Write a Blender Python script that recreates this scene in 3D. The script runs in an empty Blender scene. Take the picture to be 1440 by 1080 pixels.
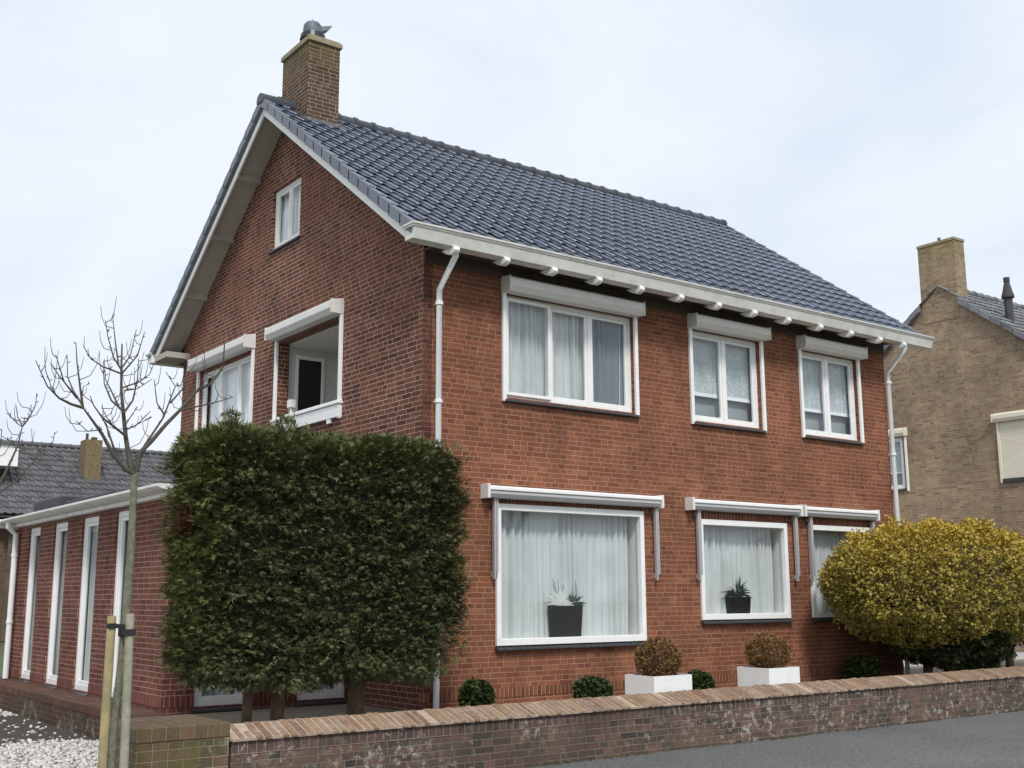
import bpy, bmesh, math, random
import numpy as np
from mathutils import Vector, Matrix
random.seed(7)
RS = np.random.RandomState(11)
scn = bpy.context.scene
COL = scn.collection
R = math.radians

# ------------------------------------------------------------------ materials
def new_mat(name):
    m = bpy.data.materials.new(name); m.use_nodes = True
    nt = m.node_tree
    return m, nt, nt.nodes['Principled BSDF']

def N(nt, typ, **kw):
    n = nt.nodes.new(typ)
    for k, v in kw.items():
        if isinstance(v, tuple) and k == 'ins': pass
        setattr(n, k, v)
    return n

def ramp(nt, stops, fac=None, interp='LINEAR'):
    r = nt.nodes.new('ShaderNodeValToRGB'); cr = r.color_ramp; cr.interpolation = interp
    while len(cr.elements) > 1: cr.elements.remove(cr.elements[-1])
    cr.elements[0].position = stops[0][0]; cr.elements[0].color = tuple(stops[0][1]) + (1,)
    for p, c in stops[1:]:
        e = cr.elements.new(p); e.color = tuple(c) + (1,)
    if fac is not None: nt.links.new(fac, r.inputs[0])
    return r

def g3(v): return (v, v, v)

def noise(nt, scale, detail=4, rough=.55, vec=None, dist=0):
    n = nt.nodes.new('ShaderNodeTexNoise')
    n.inputs['Scale'].default_value = scale; n.inputs['Detail'].default_value = detail
    n.inputs['Roughness'].default_value = rough; n.inputs['Distortion'].default_value = dist
    if vec is not None: nt.links.new(vec, n.inputs['Vector'])
    return n

def mix(nt, a, b, fac, mode='MIX'):
    m = nt.nodes.new('ShaderNodeMix'); m.data_type = 'RGBA'; m.blend_type = mode
    for s, v in ((0, fac), (6, a), (7, b)):
        if hasattr(v, 'is_output'): nt.links.new(v, m.inputs[s])
        elif isinstance(v, (int, float)): m.inputs[s].default_value = v
        else: m.inputs[s].default_value = tuple(v) + (1,)
    return m.outputs[2]

def math_(nt, op, a, b=None, clamp=False):
    m = nt.nodes.new('ShaderNodeMath'); m.operation = op; m.use_clamp = clamp
    for i, v in enumerate((a, b)):
        if v is None: continue
        if hasattr(v, 'is_output'): nt.links.new(v, m.inputs[i])
        else: m.inputs[i].default_value = v
    return m.outputs[0]

def plain(name, col, rough=.6, var=.12, scale=6, bump=0, bscale=60, spec=.5, metal=0, dirt=None, dirt_amt=.3, dscale=3):
    m, nt, b = new_mat(name)
    tc = nt.nodes.new('ShaderNodeTexCoord')
    n = noise(nt, scale, 5, .6, tc.outputs['Object'])
    hi = tuple(min(1, c * (1 + var)) for c in col); lo = tuple(c * (1 - var) for c in col)
    c = ramp(nt, [(.3, lo), (.7, hi)], n.outputs['Fac']).outputs[0]
    if dirt:
        n2 = noise(nt, dscale, 6, .7, tc.outputs['Object'])
        f = ramp(nt, [(.45, g3(0)), (.75, g3(dirt_amt))], n2.outputs['Fac']).outputs[0]
        c = mix(nt, c, dirt, f)
    nt.links.new(c, b.inputs['Base Color'])
    b.inputs['Roughness'].default_value = rough; b.inputs['Metallic'].default_value = metal
    b.inputs['Specular IOR Level'].default_value = spec
    if bump:
        n3 = noise(nt, bscale, 4, .6, tc.outputs['Object'])
        bp = nt.nodes.new('ShaderNodeBump'); bp.inputs['Strength'].default_value = bump; bp.inputs['Distance'].default_value = .01
        nt.links.new(n3.outputs['Fac'], bp.inputs['Height']); nt.links.new(bp.outputs[0], b.inputs['Normal'])
    return m

def brick(name, cols, mortar, L=.22, H=.0625, mort=.010, rot=False, headers=.35, stain=None, stain_amt=.5, stain_scale=1.2,
          lichen=None, lichen_amt=.5, lichen_scale=9, bump=.5, topmoss=None, blur=.25, big=.22):
    m, nt, b = new_mat(name)
    uv = nt.nodes.new('ShaderNodeUVMap'); uv.uv_map = 'UVMap'
    tc = nt.nodes.new('ShaderNodeTexCoord')
    sp = nt.nodes.new('ShaderNodeSeparateXYZ'); nt.links.new(uv.outputs[0], sp.inputs[0])
    U, V = sp.outputs[0], sp.outputs[1]
    if rot: U, V = V, U
    # slight wobble of the joints
    wob = noise(nt, 9, 2, .5, tc.outputs['Object'])
    wv = math_(nt, 'MULTIPLY', math_(nt, 'SUBTRACT', wob.outputs['Fac'], .5), .012)
    V = math_(nt, 'ADD', V, wv)
    row = math_(nt, 'FLOOR', math_(nt, 'DIVIDE', V, H))
    wn = nt.nodes.new('ShaderNodeTexWhiteNoise'); wn.noise_dimensions = '1D'; nt.links.new(row, wn.inputs['W'])
    sh = math_(nt, 'MULTIPLY', math_(nt, 'ROUND', math_(nt, 'MULTIPLY', wn.outputs['Value'], 8)), L / 8 if not rot else 0)
    cm = nt.nodes.new('ShaderNodeCombineXYZ')
    nt.links.new(math_(nt, 'ADD', U, sh), cm.inputs[0]); nt.links.new(V, cm.inputs[1])
    def bt(w):
        t = nt.nodes.new('ShaderNodeTexBrick'); t.offset = 0; t.squash = 1
        for k, v in (('Scale', 1), ('Mortar Size', mort / 2), ('Mortar Smooth', .35), ('Bias', 0), ('Brick Width', w), ('Row Height', H)):
            t.inputs[k].default_value = v
        t.inputs['Color1'].default_value = (0, 0, 0, 1); t.inputs['Color2'].default_value = (1, 1, 1, 1); t.inputs['Mortar'].default_value = (.5, .5, .5, 1)
        nt.links.new(cm.outputs[0], t.inputs['Vector']); return t
    A, B = bt(L), bt(L / 2)
    sel = math_(nt, 'GREATER_THAN', math_(nt, 'FRACT', math_(nt, 'MULTIPLY', A.outputs['Color'], 7.3)), 1 - headers)
    fac = math_(nt, 'MAXIMUM', A.outputs['Fac'], math_(nt, 'MULTIPLY', B.outputs['Fac'], sel))
    rnd = math_(nt, 'FRACT', math_(nt, 'ADD', A.outputs['Color'], math_(nt, 'MULTIPLY', math_(nt, 'MULTIPLY', B.outputs['Color'], sel), .77)))
    n = len(cols)
    c = ramp(nt, [(i / (n - 1) if n > 1 else 0, cc) for i, cc in enumerate(cols)], rnd).outputs[0]
    fine = noise(nt, 45, 5, .65, tc.outputs['Object'])
    c = mix(nt, c, ramp(nt, [(.25, g3(.55)), (.75, g3(1.35))], fine.outputs['Fac']).outputs[0], .75, 'MULTIPLY')
    bg = noise(nt, .9, 4, .6, tc.outputs['Object'])
    c = mix(nt, c, mortar, fac)
    c = mix(nt, c, ramp(nt, [(.3, g3(1 - big)), (.7, g3(1 + big))], bg.outputs['Fac']).outputs[0], 1, 'MULTIPLY')
    mp = nt.nodes.new('ShaderNodeMapping'); mp.inputs['Scale'].default_value = (2.6, 2.6, .28); nt.links.new(tc.outputs['Object'], mp.inputs[0])
    stk = noise(nt, 1.4, 6, .65, mp.outputs[0])
    c = mix(nt, c, ramp(nt, [(.33, g3(.88)), (.55, g3(1.02)), (.75, g3(1.06))], stk.outputs['Fac']).outputs[0], 1, 'MULTIPLY')
    if stain:
        s = noise(nt, stain_scale, 7, .68, tc.outputs['Object'])
        f = ramp(nt, [(.42, g3(0)), (.68, g3(stain_amt))], s.outputs['Fac']).outputs[0]
        c = mix(nt, c, stain, f)
    if lichen:
        s = noise(nt, lichen_scale, 7, .75, tc.outputs['Object'])
        s2 = noise(nt, .8, 3, .5, tc.outputs['Object'])
        f = math_(nt, 'MULTIPLY', ramp(nt, [(.53, g3(0)), (.62, g3(lichen_amt))], s.outputs['Fac']).outputs[0],
                  ramp(nt, [(.40, g3(0)), (.55, g3(1))], s2.outputs['Fac']).outputs[0])
        c = mix(nt, c, lichen, f)
    if topmoss:
        col, z0, z1, amt = topmoss
        so = nt.nodes.new('ShaderNodeSeparateXYZ'); nt.links.new(tc.outputs['Object'], so.inputs[0])
        mr = nt.nodes.new('ShaderNodeMapRange'); mr.inputs['From Min'].default_value = z0; mr.inputs['From Max'].default_value = z1
        nt.links.new(so.outputs[2], mr.inputs['Value'])
        s = noise(nt, 7, 6, .7, tc.outputs['Object'])
        f = math_(nt, 'MULTIPLY', math_(nt, 'MULTIPLY', mr.outputs[0], ramp(nt, [(.35, g3(0)), (.6, g3(1))], s.outputs['Fac']).outputs[0]), amt)
        c = mix(nt, c, col, f)
    nt.links.new(c, b.inputs['Base Color'])
    b.inputs['Roughness'].default_value = .88; b.inputs['Specular IOR Level'].default_value = .25
    h = math_(nt, 'ADD', math_(nt, 'MULTIPLY', fac, -1), math_(nt, 'MULTIPLY', fine.outputs['Fac'], .5))
    bp = nt.nodes.new('ShaderNodeBump'); bp.inputs['Strength'].default_value = bump; bp.inputs['Distance'].default_value = .012
    nt.links.new(h, bp.inputs['Height']); nt.links.new(bp.outputs[0], b.inputs['Normal'])
    return m

M = {}
M['brick_front'] = brick('facade_brick', [(0.212,0.076,0.038),(0.255,0.093,0.048),(0.155,0.054,0.029),(0.233,0.086,0.043),(0.186,0.068,0.036),(0.285,0.114,0.059)], (.36,.215,.155),
                         stain=(.10,.045,.03), stain_amt=.35)
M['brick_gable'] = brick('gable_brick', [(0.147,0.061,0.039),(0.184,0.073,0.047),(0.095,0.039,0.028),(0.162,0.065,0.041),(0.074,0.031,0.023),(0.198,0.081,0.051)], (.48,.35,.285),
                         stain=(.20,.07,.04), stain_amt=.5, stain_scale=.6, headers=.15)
M['brick_corner'] = brick('weathered_corner_brick', [(.12,.045,.032),(.16,.055,.038),(.08,.032,.024),(.14,.05,.034)], (.22,.13,.10), stain=(.04,.02,.015), stain_amt=.5)
M['soldier'] = brick('upright_brick', [(0.176,0.065,0.034),(0.211,0.079,0.040),(0.118,0.043,0.023),(0.194,0.072,0.035)], (.36,.23,.17), L=.5, H=.0625, rot=True, headers=0)
M['brick_annex'] = brick('extension_brick', [(0.149,0.052,0.037),(0.179,0.067,0.046),(0.104,0.039,0.028),(0.161,0.058,0.040)], (.36,.235,.195), headers=.3)
M['soldier_annex'] = brick('extension_upright_brick', [(0.148,0.045,0.035),(0.179,0.056,0.042),(0.105,0.033,0.027)], (.33,.21,.17), L=.5, H=.0625, rot=True, headers=0)
M['brick_chimney'] = brick('chimney_brick', [(0.096,0.066,0.049),(0.122,0.082,0.060),(0.065,0.041,0.032),(0.111,0.061,0.048),(0.046,0.029,0.024),(0.142,0.107,0.076)], (.40,.32,.23),
                           stain=(.09,.05,.035), stain_amt=.5, topmoss=((.15,.13,.035), 9.1, 9.75, .7))
M['brick_tan'] = brick('tan_brick', [(0.315,0.235,0.148),(0.379,0.281,0.178),(0.243,0.177,0.118),(0.337,0.250,0.164),(0.285,0.187,0.128),(0.199,0.151,0.103)], (.42,.34,.25),
                       stain=(.19,.135,.105), stain_amt=.5, stain_scale=.35, headers=.3, lichen=(.46,.38,.27), lichen_amt=.4, lichen_scale=5,
                       topmoss=((.17,.165,.045), 8.8, 10.1, .65))
M['brick_old'] = brick('old_garden_brick', [(0.089,0.064,0.052),(0.136,0.082,0.065),(0.051,0.042,0.037),(0.113,0.073,0.059),(0.176,0.096,0.075),(0.069,0.056,0.047),(0.106,0.074,0.062)], (.20,.165,.13), H=.066, L=.23, mort=.012,
                       stain=(.075,.06,.042), stain_amt=.6, stain_scale=2.2, lichen=(.44,.41,.36), lichen_amt=.8, lichen_scale=15, bump=.9)
M['soldier_old'] = brick('old_upright_brick', [(0.090,0.058,0.051),(0.116,0.072,0.061),(0.060,0.046,0.041),(0.139,0.085,0.073)], (.24,.185,.15), L=.5, H=.0805, rot=True, mort=.012, headers=0,
                         stain=(.085,.065,.048), stain_amt=.5, lichen=(.46,.42,.37), lichen_amt=.65, lichen_scale=11, bump=.9)
M['brick_pier'] = brick('mossy_pier_brick', [(0.119,0.076,0.055),(0.145,0.085,0.064),(0.085,0.064,0.047),(0.111,0.072,0.060)], (.24,.20,.145), H=.084, L=.25, mort=.013,
                        stain=(.11,.11,.03), stain_amt=.75, stain_scale=3, lichen=(.28,.27,.2), lichen_amt=.6, lichen_scale=14, bump=.9)
M['soldier_pier'] = brick('mossy_upright_brick', [(.15,.09,.065),(.12,.085,.055),(.17,.095,.07)], (.22,.18,.13), L=.5, H=.115, rot=True, mort=.012, headers=0, stain=(.11,.11,.03), stain_amt=.6, stain_scale=2.5, bump=.9)
M['brick_low'] = brick('mossy_low_wall_brick', [(0.096,0.045,0.030),(0.072,0.036,0.026),(0.114,0.051,0.036)], (.15,.13,.10), H=.066, mort=.012, stain=(.05,.04,.025), stain_amt=.85, stain_scale=2,
                       lichen=(.34,.36,.30), lichen_amt=.7, lichen_scale=3, bump=.9)
M['brick_dark'] = brick('dark_brick', [(.13,.09,.065),(.16,.11,.08),(.10,.07,.052)], (.18,.15,.12), stain=(.05,.045,.03), stain_amt=.5)

# brick-on-edge coping: colour by loose brick
def island_mat(name, stops, rough=.85, nscale=25, namt=.5, stain=None, samt=.5, sscale=5, sub=0, spec=.3, patch=None, zmix=None):
    m, nt, b = new_mat(name)
    ge = nt.nodes.new('ShaderNodeNewGeometry'); tc = nt.nodes.new('ShaderNodeTexCoord')
    c = ramp(nt, stops, ge.outputs['Random Per Island']).outputs[0]
    n = noise(nt, nscale, 5, .65, tc.outputs['Object'])
    c = mix(nt, c, ramp(nt, [(.25, g3(.55)), (.75, g3(1.4))], n.outputs['Fac']).outputs[0], namt, 'MULTIPLY')
    if stain:
        s = noise(nt, sscale, 6, .7, tc.outputs['Object'])
        c = mix(nt, c, stain, ramp(nt, [(.48, g3(0)), (.66, g3(samt))], s.outputs['Fac']).outputs[0])
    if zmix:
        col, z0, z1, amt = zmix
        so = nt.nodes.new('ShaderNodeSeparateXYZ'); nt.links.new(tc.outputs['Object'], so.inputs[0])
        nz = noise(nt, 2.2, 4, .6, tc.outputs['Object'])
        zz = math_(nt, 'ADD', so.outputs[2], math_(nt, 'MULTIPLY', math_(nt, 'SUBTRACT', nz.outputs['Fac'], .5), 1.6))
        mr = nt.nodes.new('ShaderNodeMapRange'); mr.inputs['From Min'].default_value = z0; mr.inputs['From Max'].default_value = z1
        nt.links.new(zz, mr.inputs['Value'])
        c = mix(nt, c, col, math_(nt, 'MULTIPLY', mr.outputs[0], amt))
    if patch:
        (px, py, pz), rad, pc = patch
        vd = nt.nodes.new('ShaderNodeVectorMath'); vd.operation = 'DISTANCE'; vd.inputs[1].default_value = (px, py, pz)
        nt.links.new(tc.outputs['Object'], vd.inputs[0])
        d = math_(nt, 'ADD', vd.outputs['Value'], math_(nt, 'MULTIPLY', math_(nt, 'SUBTRACT', n.outputs['Fac'], .5), rad * 1.2))
        f = math_(nt, 'LESS_THAN', d, rad)
        c = mix(nt, c, pc, math_(nt, 'MULTIPLY', f, .85))
    nt.links.new(c, b.inputs['Base Color']); b.inputs['Roughness'].default_value = rough; b.inputs['Specular IOR Level'].default_value = spec
    return m
M['coping'] = island_mat('coping_brick', [(0,(.20,.118,.075)),(.25,(.25,.16,.10)),(.5,(.17,.092,.062)),(.75,(.27,.175,.095)),(1,(.22,.145,.10))], stain=(.30,.26,.22), samt=.75, sscale=9)
M['mortar'] = plain('coping_mortar', (.36,.29,.22), .95, .25, 20)
M['hedge'] = island_mat('cypress_foliage', [(0,(.06,.07,.034)),(.25,(.105,.122,.05)),(.5,(.08,.092,.044)),(.75,(.145,.165,.062)),(.95,(.20,.215,.085)),(1,(.15,.10,.055))], rough=.6, nscale=2.2, namt=.8, patch=((-3.05,-.55,2.02), .17, (.16,.06,.035)), spec=.35)
M['hedge_fresh'] = island_mat('fresh_cypress', [(0,(.085,.105,.03)),(.35,(.13,.15,.042)),(.7,(.10,.12,.035)),(1,(.18,.19,.06))], rough=.6, nscale=2.2, namt=.7, patch=((-3.05,-.55,2.02), .19, (.20,.065,.04)))
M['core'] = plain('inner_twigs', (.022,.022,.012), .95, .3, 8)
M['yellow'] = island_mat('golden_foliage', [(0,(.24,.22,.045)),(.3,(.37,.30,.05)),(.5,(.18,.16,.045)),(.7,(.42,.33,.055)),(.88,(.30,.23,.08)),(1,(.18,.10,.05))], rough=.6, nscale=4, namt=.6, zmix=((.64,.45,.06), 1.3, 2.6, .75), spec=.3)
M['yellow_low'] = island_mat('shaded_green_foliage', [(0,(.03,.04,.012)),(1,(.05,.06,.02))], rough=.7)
M['ball'] = island_mat('dark_green_leaf', [(0,(.016,.036,.010)),(.6,(.035,.06,.016)),(1,(.055,.085,.022))], rough=.5, nscale=8)
M['barberry'] = island_mat('russet_leaf', [(0,(.22,.075,.03)),(.3,(.16,.11,.035)),(.55,(.10,.10,.03)),(.8,(.26,.10,.03)),(1,(.20,.17,.05))], rough=.7, nscale=8)
M['bark'] = plain('young_bark', (.17,.165,.12), .9, .4, 18, bump=.9, dirt=(.09,.12,.04), dirt_amt=.8)
M['twig'] = plain('dark_twig', (.075,.064,.055), .85, .3, 10)
M['trunk_dark'] = plain('dark_bark', (.13,.09,.062), .95, .4, 9, bump=1, bscale=30)
M['stake_y'] = plain('yellow_pine_stake', (.33,.27,.14), .85, .25, 9, bump=.2, dirt=(.14,.14,.07), dirt_amt=.8)
M['stake_g'] = plain('weathered_pine_stake', (.31,.30,.23), .85, .25, 9, bump=.4, dirt=(.12,.14,.07), dirt_amt=.8)
M['rubber'] = plain('black_rubber', (.012,.012,.012), .6)
M['white'] = plain('white_paint', (.84,.84,.83), .35, .03, 4, dirt=(.55,.55,.52), dirt_amt=.25, dscale=5)
M['whitebox'] = plain('white_aluminium', (.74,.73,.71), .45, .04, 3, dirt=(.45,.44,.40), dirt_amt=.35, dscale=6)
M['gutter'] = plain('dirty_white_gutter', (.76,.755,.73), .5, .06, 3, dirt=(.40,.38,.33), dirt_amt=.5, dscale=4)
M['pipe'] = plain('white_pipe', (.78,.79,.80), .35, .03, 3, dirt=(.5,.5,.47), dirt_amt=.3)
M['soffit'] = plain('painted_soffit_boards', (.40,.37,.33), .7, .1, 2)
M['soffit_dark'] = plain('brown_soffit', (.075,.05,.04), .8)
M['cream'] = plain('cream_paint', (.76,.71,.58), .5, .04, 3, dirt=(.45,.40,.30), dirt_amt=.3)
M['slate'] = plain('dark_sill_tile', (.045,.046,.05), .35, .2, 8)
M['grey_alu'] = plain('grey_aluminium', (.42,.42,.43), .4, .06, 3, metal=.2)
M['inside'] = plain('interior_wall', (.45,.44,.41), .8)
M['loggia'] = plain('loggia_plaster', (.62,.61,.58), .8, .05, 2)
M['black'] = plain('dark_door', (.012,.013,.016), .4)
M['pot'] = plain('matt_black_pot', (.010,.010,.011), .5)
M['planter'] = plain('white_planter', (.82,.82,.82), .5, .02, 3, dirt=(.50,.47,.42), dirt_amt=.25, dscale=7)
M['soil'] = plain('soil', (.045,.032,.024), .95, .4, 20, bump=1)
M['lead'] = plain('lead_flashing', (.10,.105,.115), .6, .2, 5)
M['zinc'] = plain('zinc_cowl', (.12,.145,.17), .55, .25, 9, metal=.2)
M['bitumen'] = plain('bitumen_roofing', (.055,.055,.06), .8, .2, 4)
M['concrete_cap'] = plain('mortar_cap', (.30,.25,.17), .9, .25, 10, dirt=(.19,.17,.05), dirt_amt=.6)
M['silver_leaf'] = plain('silver_leaf', (.60,.62,.60), .6)
M['dark_leaf'] = plain('dark_leaf', (.02,.035,.022), .4)
M['pebble'] = island_mat('white_pebble', [(0,(.48,.46,.43)),(.4,(.66,.64,.61)),(.7,(.38,.36,.33)),(.9,(.58,.56,.52)),(1,(.22,.20,.18))], rough=.8, nscale=20, namt=.2)

def tile_mat(name, col, rough=.28, var=.25, stain=None):
    m, nt, b = new_mat(name)
    ge = nt.nodes.new('ShaderNodeNewGeometry'); tc = nt.nodes.new('ShaderNodeTexCoord')
    lo = tuple(c * (1 - var) for c in col); hi = tuple(c * (1 + var) for c in col)
    c = ramp(nt, [(0, lo), (1, hi)], ge.outputs['Random Per Island']).outputs[0]
    n = noise(nt, 12, 5, .7, tc.outputs['Object'])
    c = mix(nt, c, ramp(nt, [(.3, g3(.75)), (.7, g3(1.25))], n.outputs['Fac']).outputs[0], .6, 'MULTIPLY')
    if stain:
        s = noise(nt, 2.5, 6, .7, tc.outputs['Object'])
        c = mix(nt, c, stain, ramp(nt, [(.45, g3(0)), (.7, g3(.6))], s.outputs['Fac']).outputs[0])
    nt.links.new(c, b.inputs['Base Color'])
    r = ramp(nt, [(.3, g3(rough * .8)), (.7, g3(rough * 1.3))], n.outputs['Fac']).outputs[0]
    nt.links.new(r, b.inputs['Roughness']); b.inputs['Specular IOR Level'].default_value = .5
    return m
M['tile'] = tile_mat('glazed_dark_tile', (.11,.13,.178), .36, .12)
M['verge'] = tile_mat('verge_tile', (.13,.145,.18), .4, .15)
M['ridge'] = tile_mat('ridge_tile', (.05,.055,.07), .4)
M['tile_old'] = tile_mat('old_grey_tile', (.085,.085,.092), .6, .35, stain=(.13,.13,.12))
M['tile_nb'] = tile_mat('worn_grey_tile', (.14,.145,.16), .55, .35, stain=(.24,.24,.24))

# glass: fresnel mix of clear and mirror
m, nt, b = new_mat('window_glass'); nt.nodes.remove(b)
out = nt.nodes['Material Output']; tr = nt.nodes.new('ShaderNodeBsdfTransparent'); tr.inputs[0].default_value = (.95,.97,.97,1)
gl = nt.nodes.new('ShaderNodeBsdfGlossy'); gl.inputs['Roughness'].default_value = .02; gl.inputs['Color'].default_value = (.95,.97,1,1)
ge = nt.nodes.new('ShaderNodeNewGeometry'); dt = nt.nodes.new('ShaderNodeVectorMath'); dt.operation = 'DOT_PRODUCT'
nt.links.new(ge.outputs['Incoming'], dt.inputs[0]); nt.links.new(ge.outputs['Normal'], dt.inputs[1])
om = math_(nt, 'SUBTRACT', 1.0, math_(nt, 'ABSOLUTE', dt.outputs['Value']), clamp=True)
mx = nt.nodes.new('ShaderNodeMixShader')
f2 = math_(nt, 'ADD', math_(nt, 'MULTIPLY', math_(nt, 'POWER', om, 4.5), .9), .06, clamp=True)
nt.links.new(f2, mx.inputs[0]); nt.links.new(tr.outputs[0], mx.inputs[1]); nt.links.new(gl.outputs[0], mx.inputs[2]); nt.links.new(mx.outputs[0], out.inputs[0])
M['glass'] = m

def curtain_mat(name, col, trans=.35, lace=0):
    m, nt, b = new_mat(name)
    tc = nt.nodes.new('ShaderNodeTexCoord')
    n = noise(nt, 3, 3, .5, tc.outputs['Object'])
    c = ramp(nt, [(.3, tuple(x * .90 for x in col)), (.7, tuple(min(.95, x * 1.05) for x in col))], n.outputs['Fac']).outputs[0]
    if lace:
        v = nt.nodes.new('ShaderNodeTexVoronoi'); v.inputs['Scale'].default_value = lace; nt.links.new(tc.outputs['Object'], v.inputs['Vector'])
        c = mix(nt, c, (.38,.42,.45), ramp(nt, [(.25, g3(0)), (.5, g3(.7))], v.outputs['Distance']).outputs[0])
    nt.links.new(c, b.inputs['Base Color']); b.inputs['Roughness'].default_value = .9; b.inputs['Specular IOR Level'].default_value = .1
    return m
M['curtain'] = curtain_mat('net_curtain', (.56,.59,.59))
M['curtain_w'] = curtain_mat('white_curtain', (.86,.89,.93))
M['lace'] = curtain_mat('lace_blind', (.60,.66,.68), lace=22)
M['grey_cloth'] = curtain_mat('grey_cloth', (.30,.33,.34))
M['blue_slats'] = curtain_mat('blue_grey_slats', (.17,.20,.23))

def ground_mat(name, stops, scale, rough=.9, bump=.4, bscale=120, big=None, spk=None):
    m, nt, b = new_mat(name); tc = nt.nodes.new('ShaderNodeTexCoord')
    n = noise(nt, scale, 8, .7, tc.outputs['Object'])
    c = ramp(nt, stops, n.outputs['Fac']).outputs[0]
    if big:
        n2 = noise(nt, .6, 5, .6, tc.outputs['Object'])
        c = mix(nt, c, ramp(nt, [(.35, g3(1 - big)), (.65, g3(1 + big))], n2.outputs['Fac']).outputs[0], 1, 'MULTIPLY')
    if spk:
        v = noise(nt, 75, 2, .6, tc.outputs['Object'])
        c = mix(nt, c, spk, ramp(nt, [(.60, g3(0)), (.72, g3(.7))], v.outputs['Fac']).outputs[0])
    nt.links.new(c, b.inputs['Base Color']); b.inputs['Roughness'].default_value = rough
    n3 = noise(nt, bscale, 3, .6, tc.outputs['Object'])
    bp = nt.nodes.new('ShaderNodeBump'); bp.inputs['Strength'].default_value = bump; bp.inputs['Distance'].default_value = .01
    nt.links.new(n3.outputs['Fac'], bp.inputs['Height']); nt.links.new(bp.outputs[0], b.inputs['Normal'])
    return m
M['asphalt'] = ground_mat('asphalt', [(.35,(.06,.06,.06)),(.65,(.165,.165,.163))], 22, .95, 1.0, 70, .14, (.30,.29,.27))
M['earth'] = ground_mat('grass_ground', [(.3,(.05,.07,.025)),(.7,(.10,.11,.045))], 3, .95, .5, 40)
M['terrace'] = ground_mat('terrace_paving', [(.3,(.20,.17,.13)),(.7,(.29,.25,.19))], 6, .95, .5, 60, .15)
M['drive'] = ground_mat('pale_paving', [(.3,(.38,.37,.36)),(.7,(.48,.47,.46))], 8, .9, .3, 60)
M['darksoil'] = ground_mat('dark_soil', [(.3,(.035,.027,.022)),(.7,(.075,.06,.05))], 12, .95, 1, 50)
M['gravel_bed'] = ground_mat('gravel_bed', [(.3,(.30,.28,.25)),(.7,(.55,.53,.50))], 40, .95, 1, 60)

# ------------------------------------------------------------------ mesh builder
class MB:
    def __init__(s): s.v = []; s.f = []; s.m = []; s.smooth = False
    def add(s, vs, fs, mi=0):
        o = len(s.v); s.v += [tuple(p) for p in vs]; s.f += [tuple(i + o for i in f) for f in fs]; s.m += [mi] * len(fs); return s
    def box(s, x0, x1, y0, y1, z0, z1, mi=0):
        x0, x1 = sorted((x0, x1)); y0, y1 = sorted((y0, y1)); z0, z1 = sorted((z0, z1))
        return s.add([(x0,y0,z0),(x1,y0,z0),(x1,y1,z0),(x0,y1,z0),(x0,y0,z1),(x1,y0,z1),(x1,y1,z1),(x0,y1,z1)],
                     [(0,3,2,1),(4,5,6,7),(0,1,5,4),(1,2,6,5),(2,3,7,6),(3,0,4,7)], mi)
    def prism(s, poly, a, b, axis, mi=0):
        """poly of 2D points extruded along axis between a and b; axis x: poly=(y,z); y: (x,z); z: (x,y)"""
        def P(p, t):
            return (t, p[0], p[1]) if axis == 'x' else (p[0], t, p[1]) if axis == 'y' else (p[0], p[1], t)
        n = len(poly)
        return s.add([P(p, a) for p in poly] + [P(p, b) for p in poly],
                     [tuple(range(n))[::-1], tuple(range(n, 2*n))] + [(i, (i+1) % n, n + (i+1) % n, n + i) for i in range(n)], mi)
    def tube(s, pts, rad, n=8, cap=True, mi=0):
        pts = [Vector(p) for p in pts]; k = len(pts)
        if not hasattr(rad, '__len__'): rad = [rad] * k
        vs, fs = [], []
        ref = Vector((.3, .9, .2)).normalized()
        for i, p in enumerate(pts):
            d = (pts[min(i+1, k-1)] - pts[max(i-1, 0)]).normalized()
            a = d.cross(ref)
            if a.length < .05: a = d.cross(Vector((1, 0, 0)))
            a.normalize(); b = d.cross(a)
            for j in range(n):
                t = 2 * math.pi * j / n; vs.append(p + (a * math.cos(t) + b * math.sin(t)) * rad[i])
        for i in range(k-1):
            for j in range(n):
                fs.append((i*n+j, i*n+(j+1) % n, (i+1)*n+(j+1) % n, (i+1)*n+j))
        if cap:
            m0 = len(vs); vs += vs[:n]; vs += vs[(k-1)*n:k*n]
            fs += [tuple(range(m0, m0+n))[::-1], tuple(range(m0+n, m0+2*n))]
        return s.add(vs, fs, mi)
    def build(s, name, mat, parent=None, smooth=False, recalc=True, bevel=0):
        me = bpy.data.meshes.new(name); me.from_pydata([tuple(v) for v in s.v], [], s.f)
        mats = mat if isinstance(mat, (list, tuple)) else [mat]
        for q in mats: me.materials.append(q)
        if len(mats) > 1: me.polygons.foreach_set('material_index', s.m)
        if recalc or bevel:
            bm = bmesh.new(); bm.from_mesh(me)
            if recalc: bmesh.ops.recalc_face_normals(bm, faces=bm.faces)
            if bevel:
                bmesh.ops.bevel(bm, geom=[e for e in bm.edges if len(e.link_faces) == 2 and e.calc_face_angle(0) > .6], offset=bevel, segments=1, affect='EDGES')
            bm.to_mesh(me); bm.free()
        uv_box(me)
        if smooth: me.polygons.foreach_set('use_smooth', [True] * len(me.polygons))
        o = bpy.data.objects.new(name, me); COL.objects.link(o)
        if parent is not None: attach(o, parent)
        return o

def each(name, mat, parent, boxes, bevel=0, label=None):
    for b in boxes:
        m_ = MB(); m_.box(*b); o = m_.build(name, mat, parent, bevel=bevel)
        if label: o['label'] = label
    return o

def attach(o, parent):
    o.parent = parent
    # parents sit at their own location: keep world coordinates
    o.location = Vector(o.location) - world_loc(parent)

def world_loc(o):
    l = Vector(o.location)
    while o.parent: o = o.parent; l += Vector(o.location)
    return l

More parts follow.
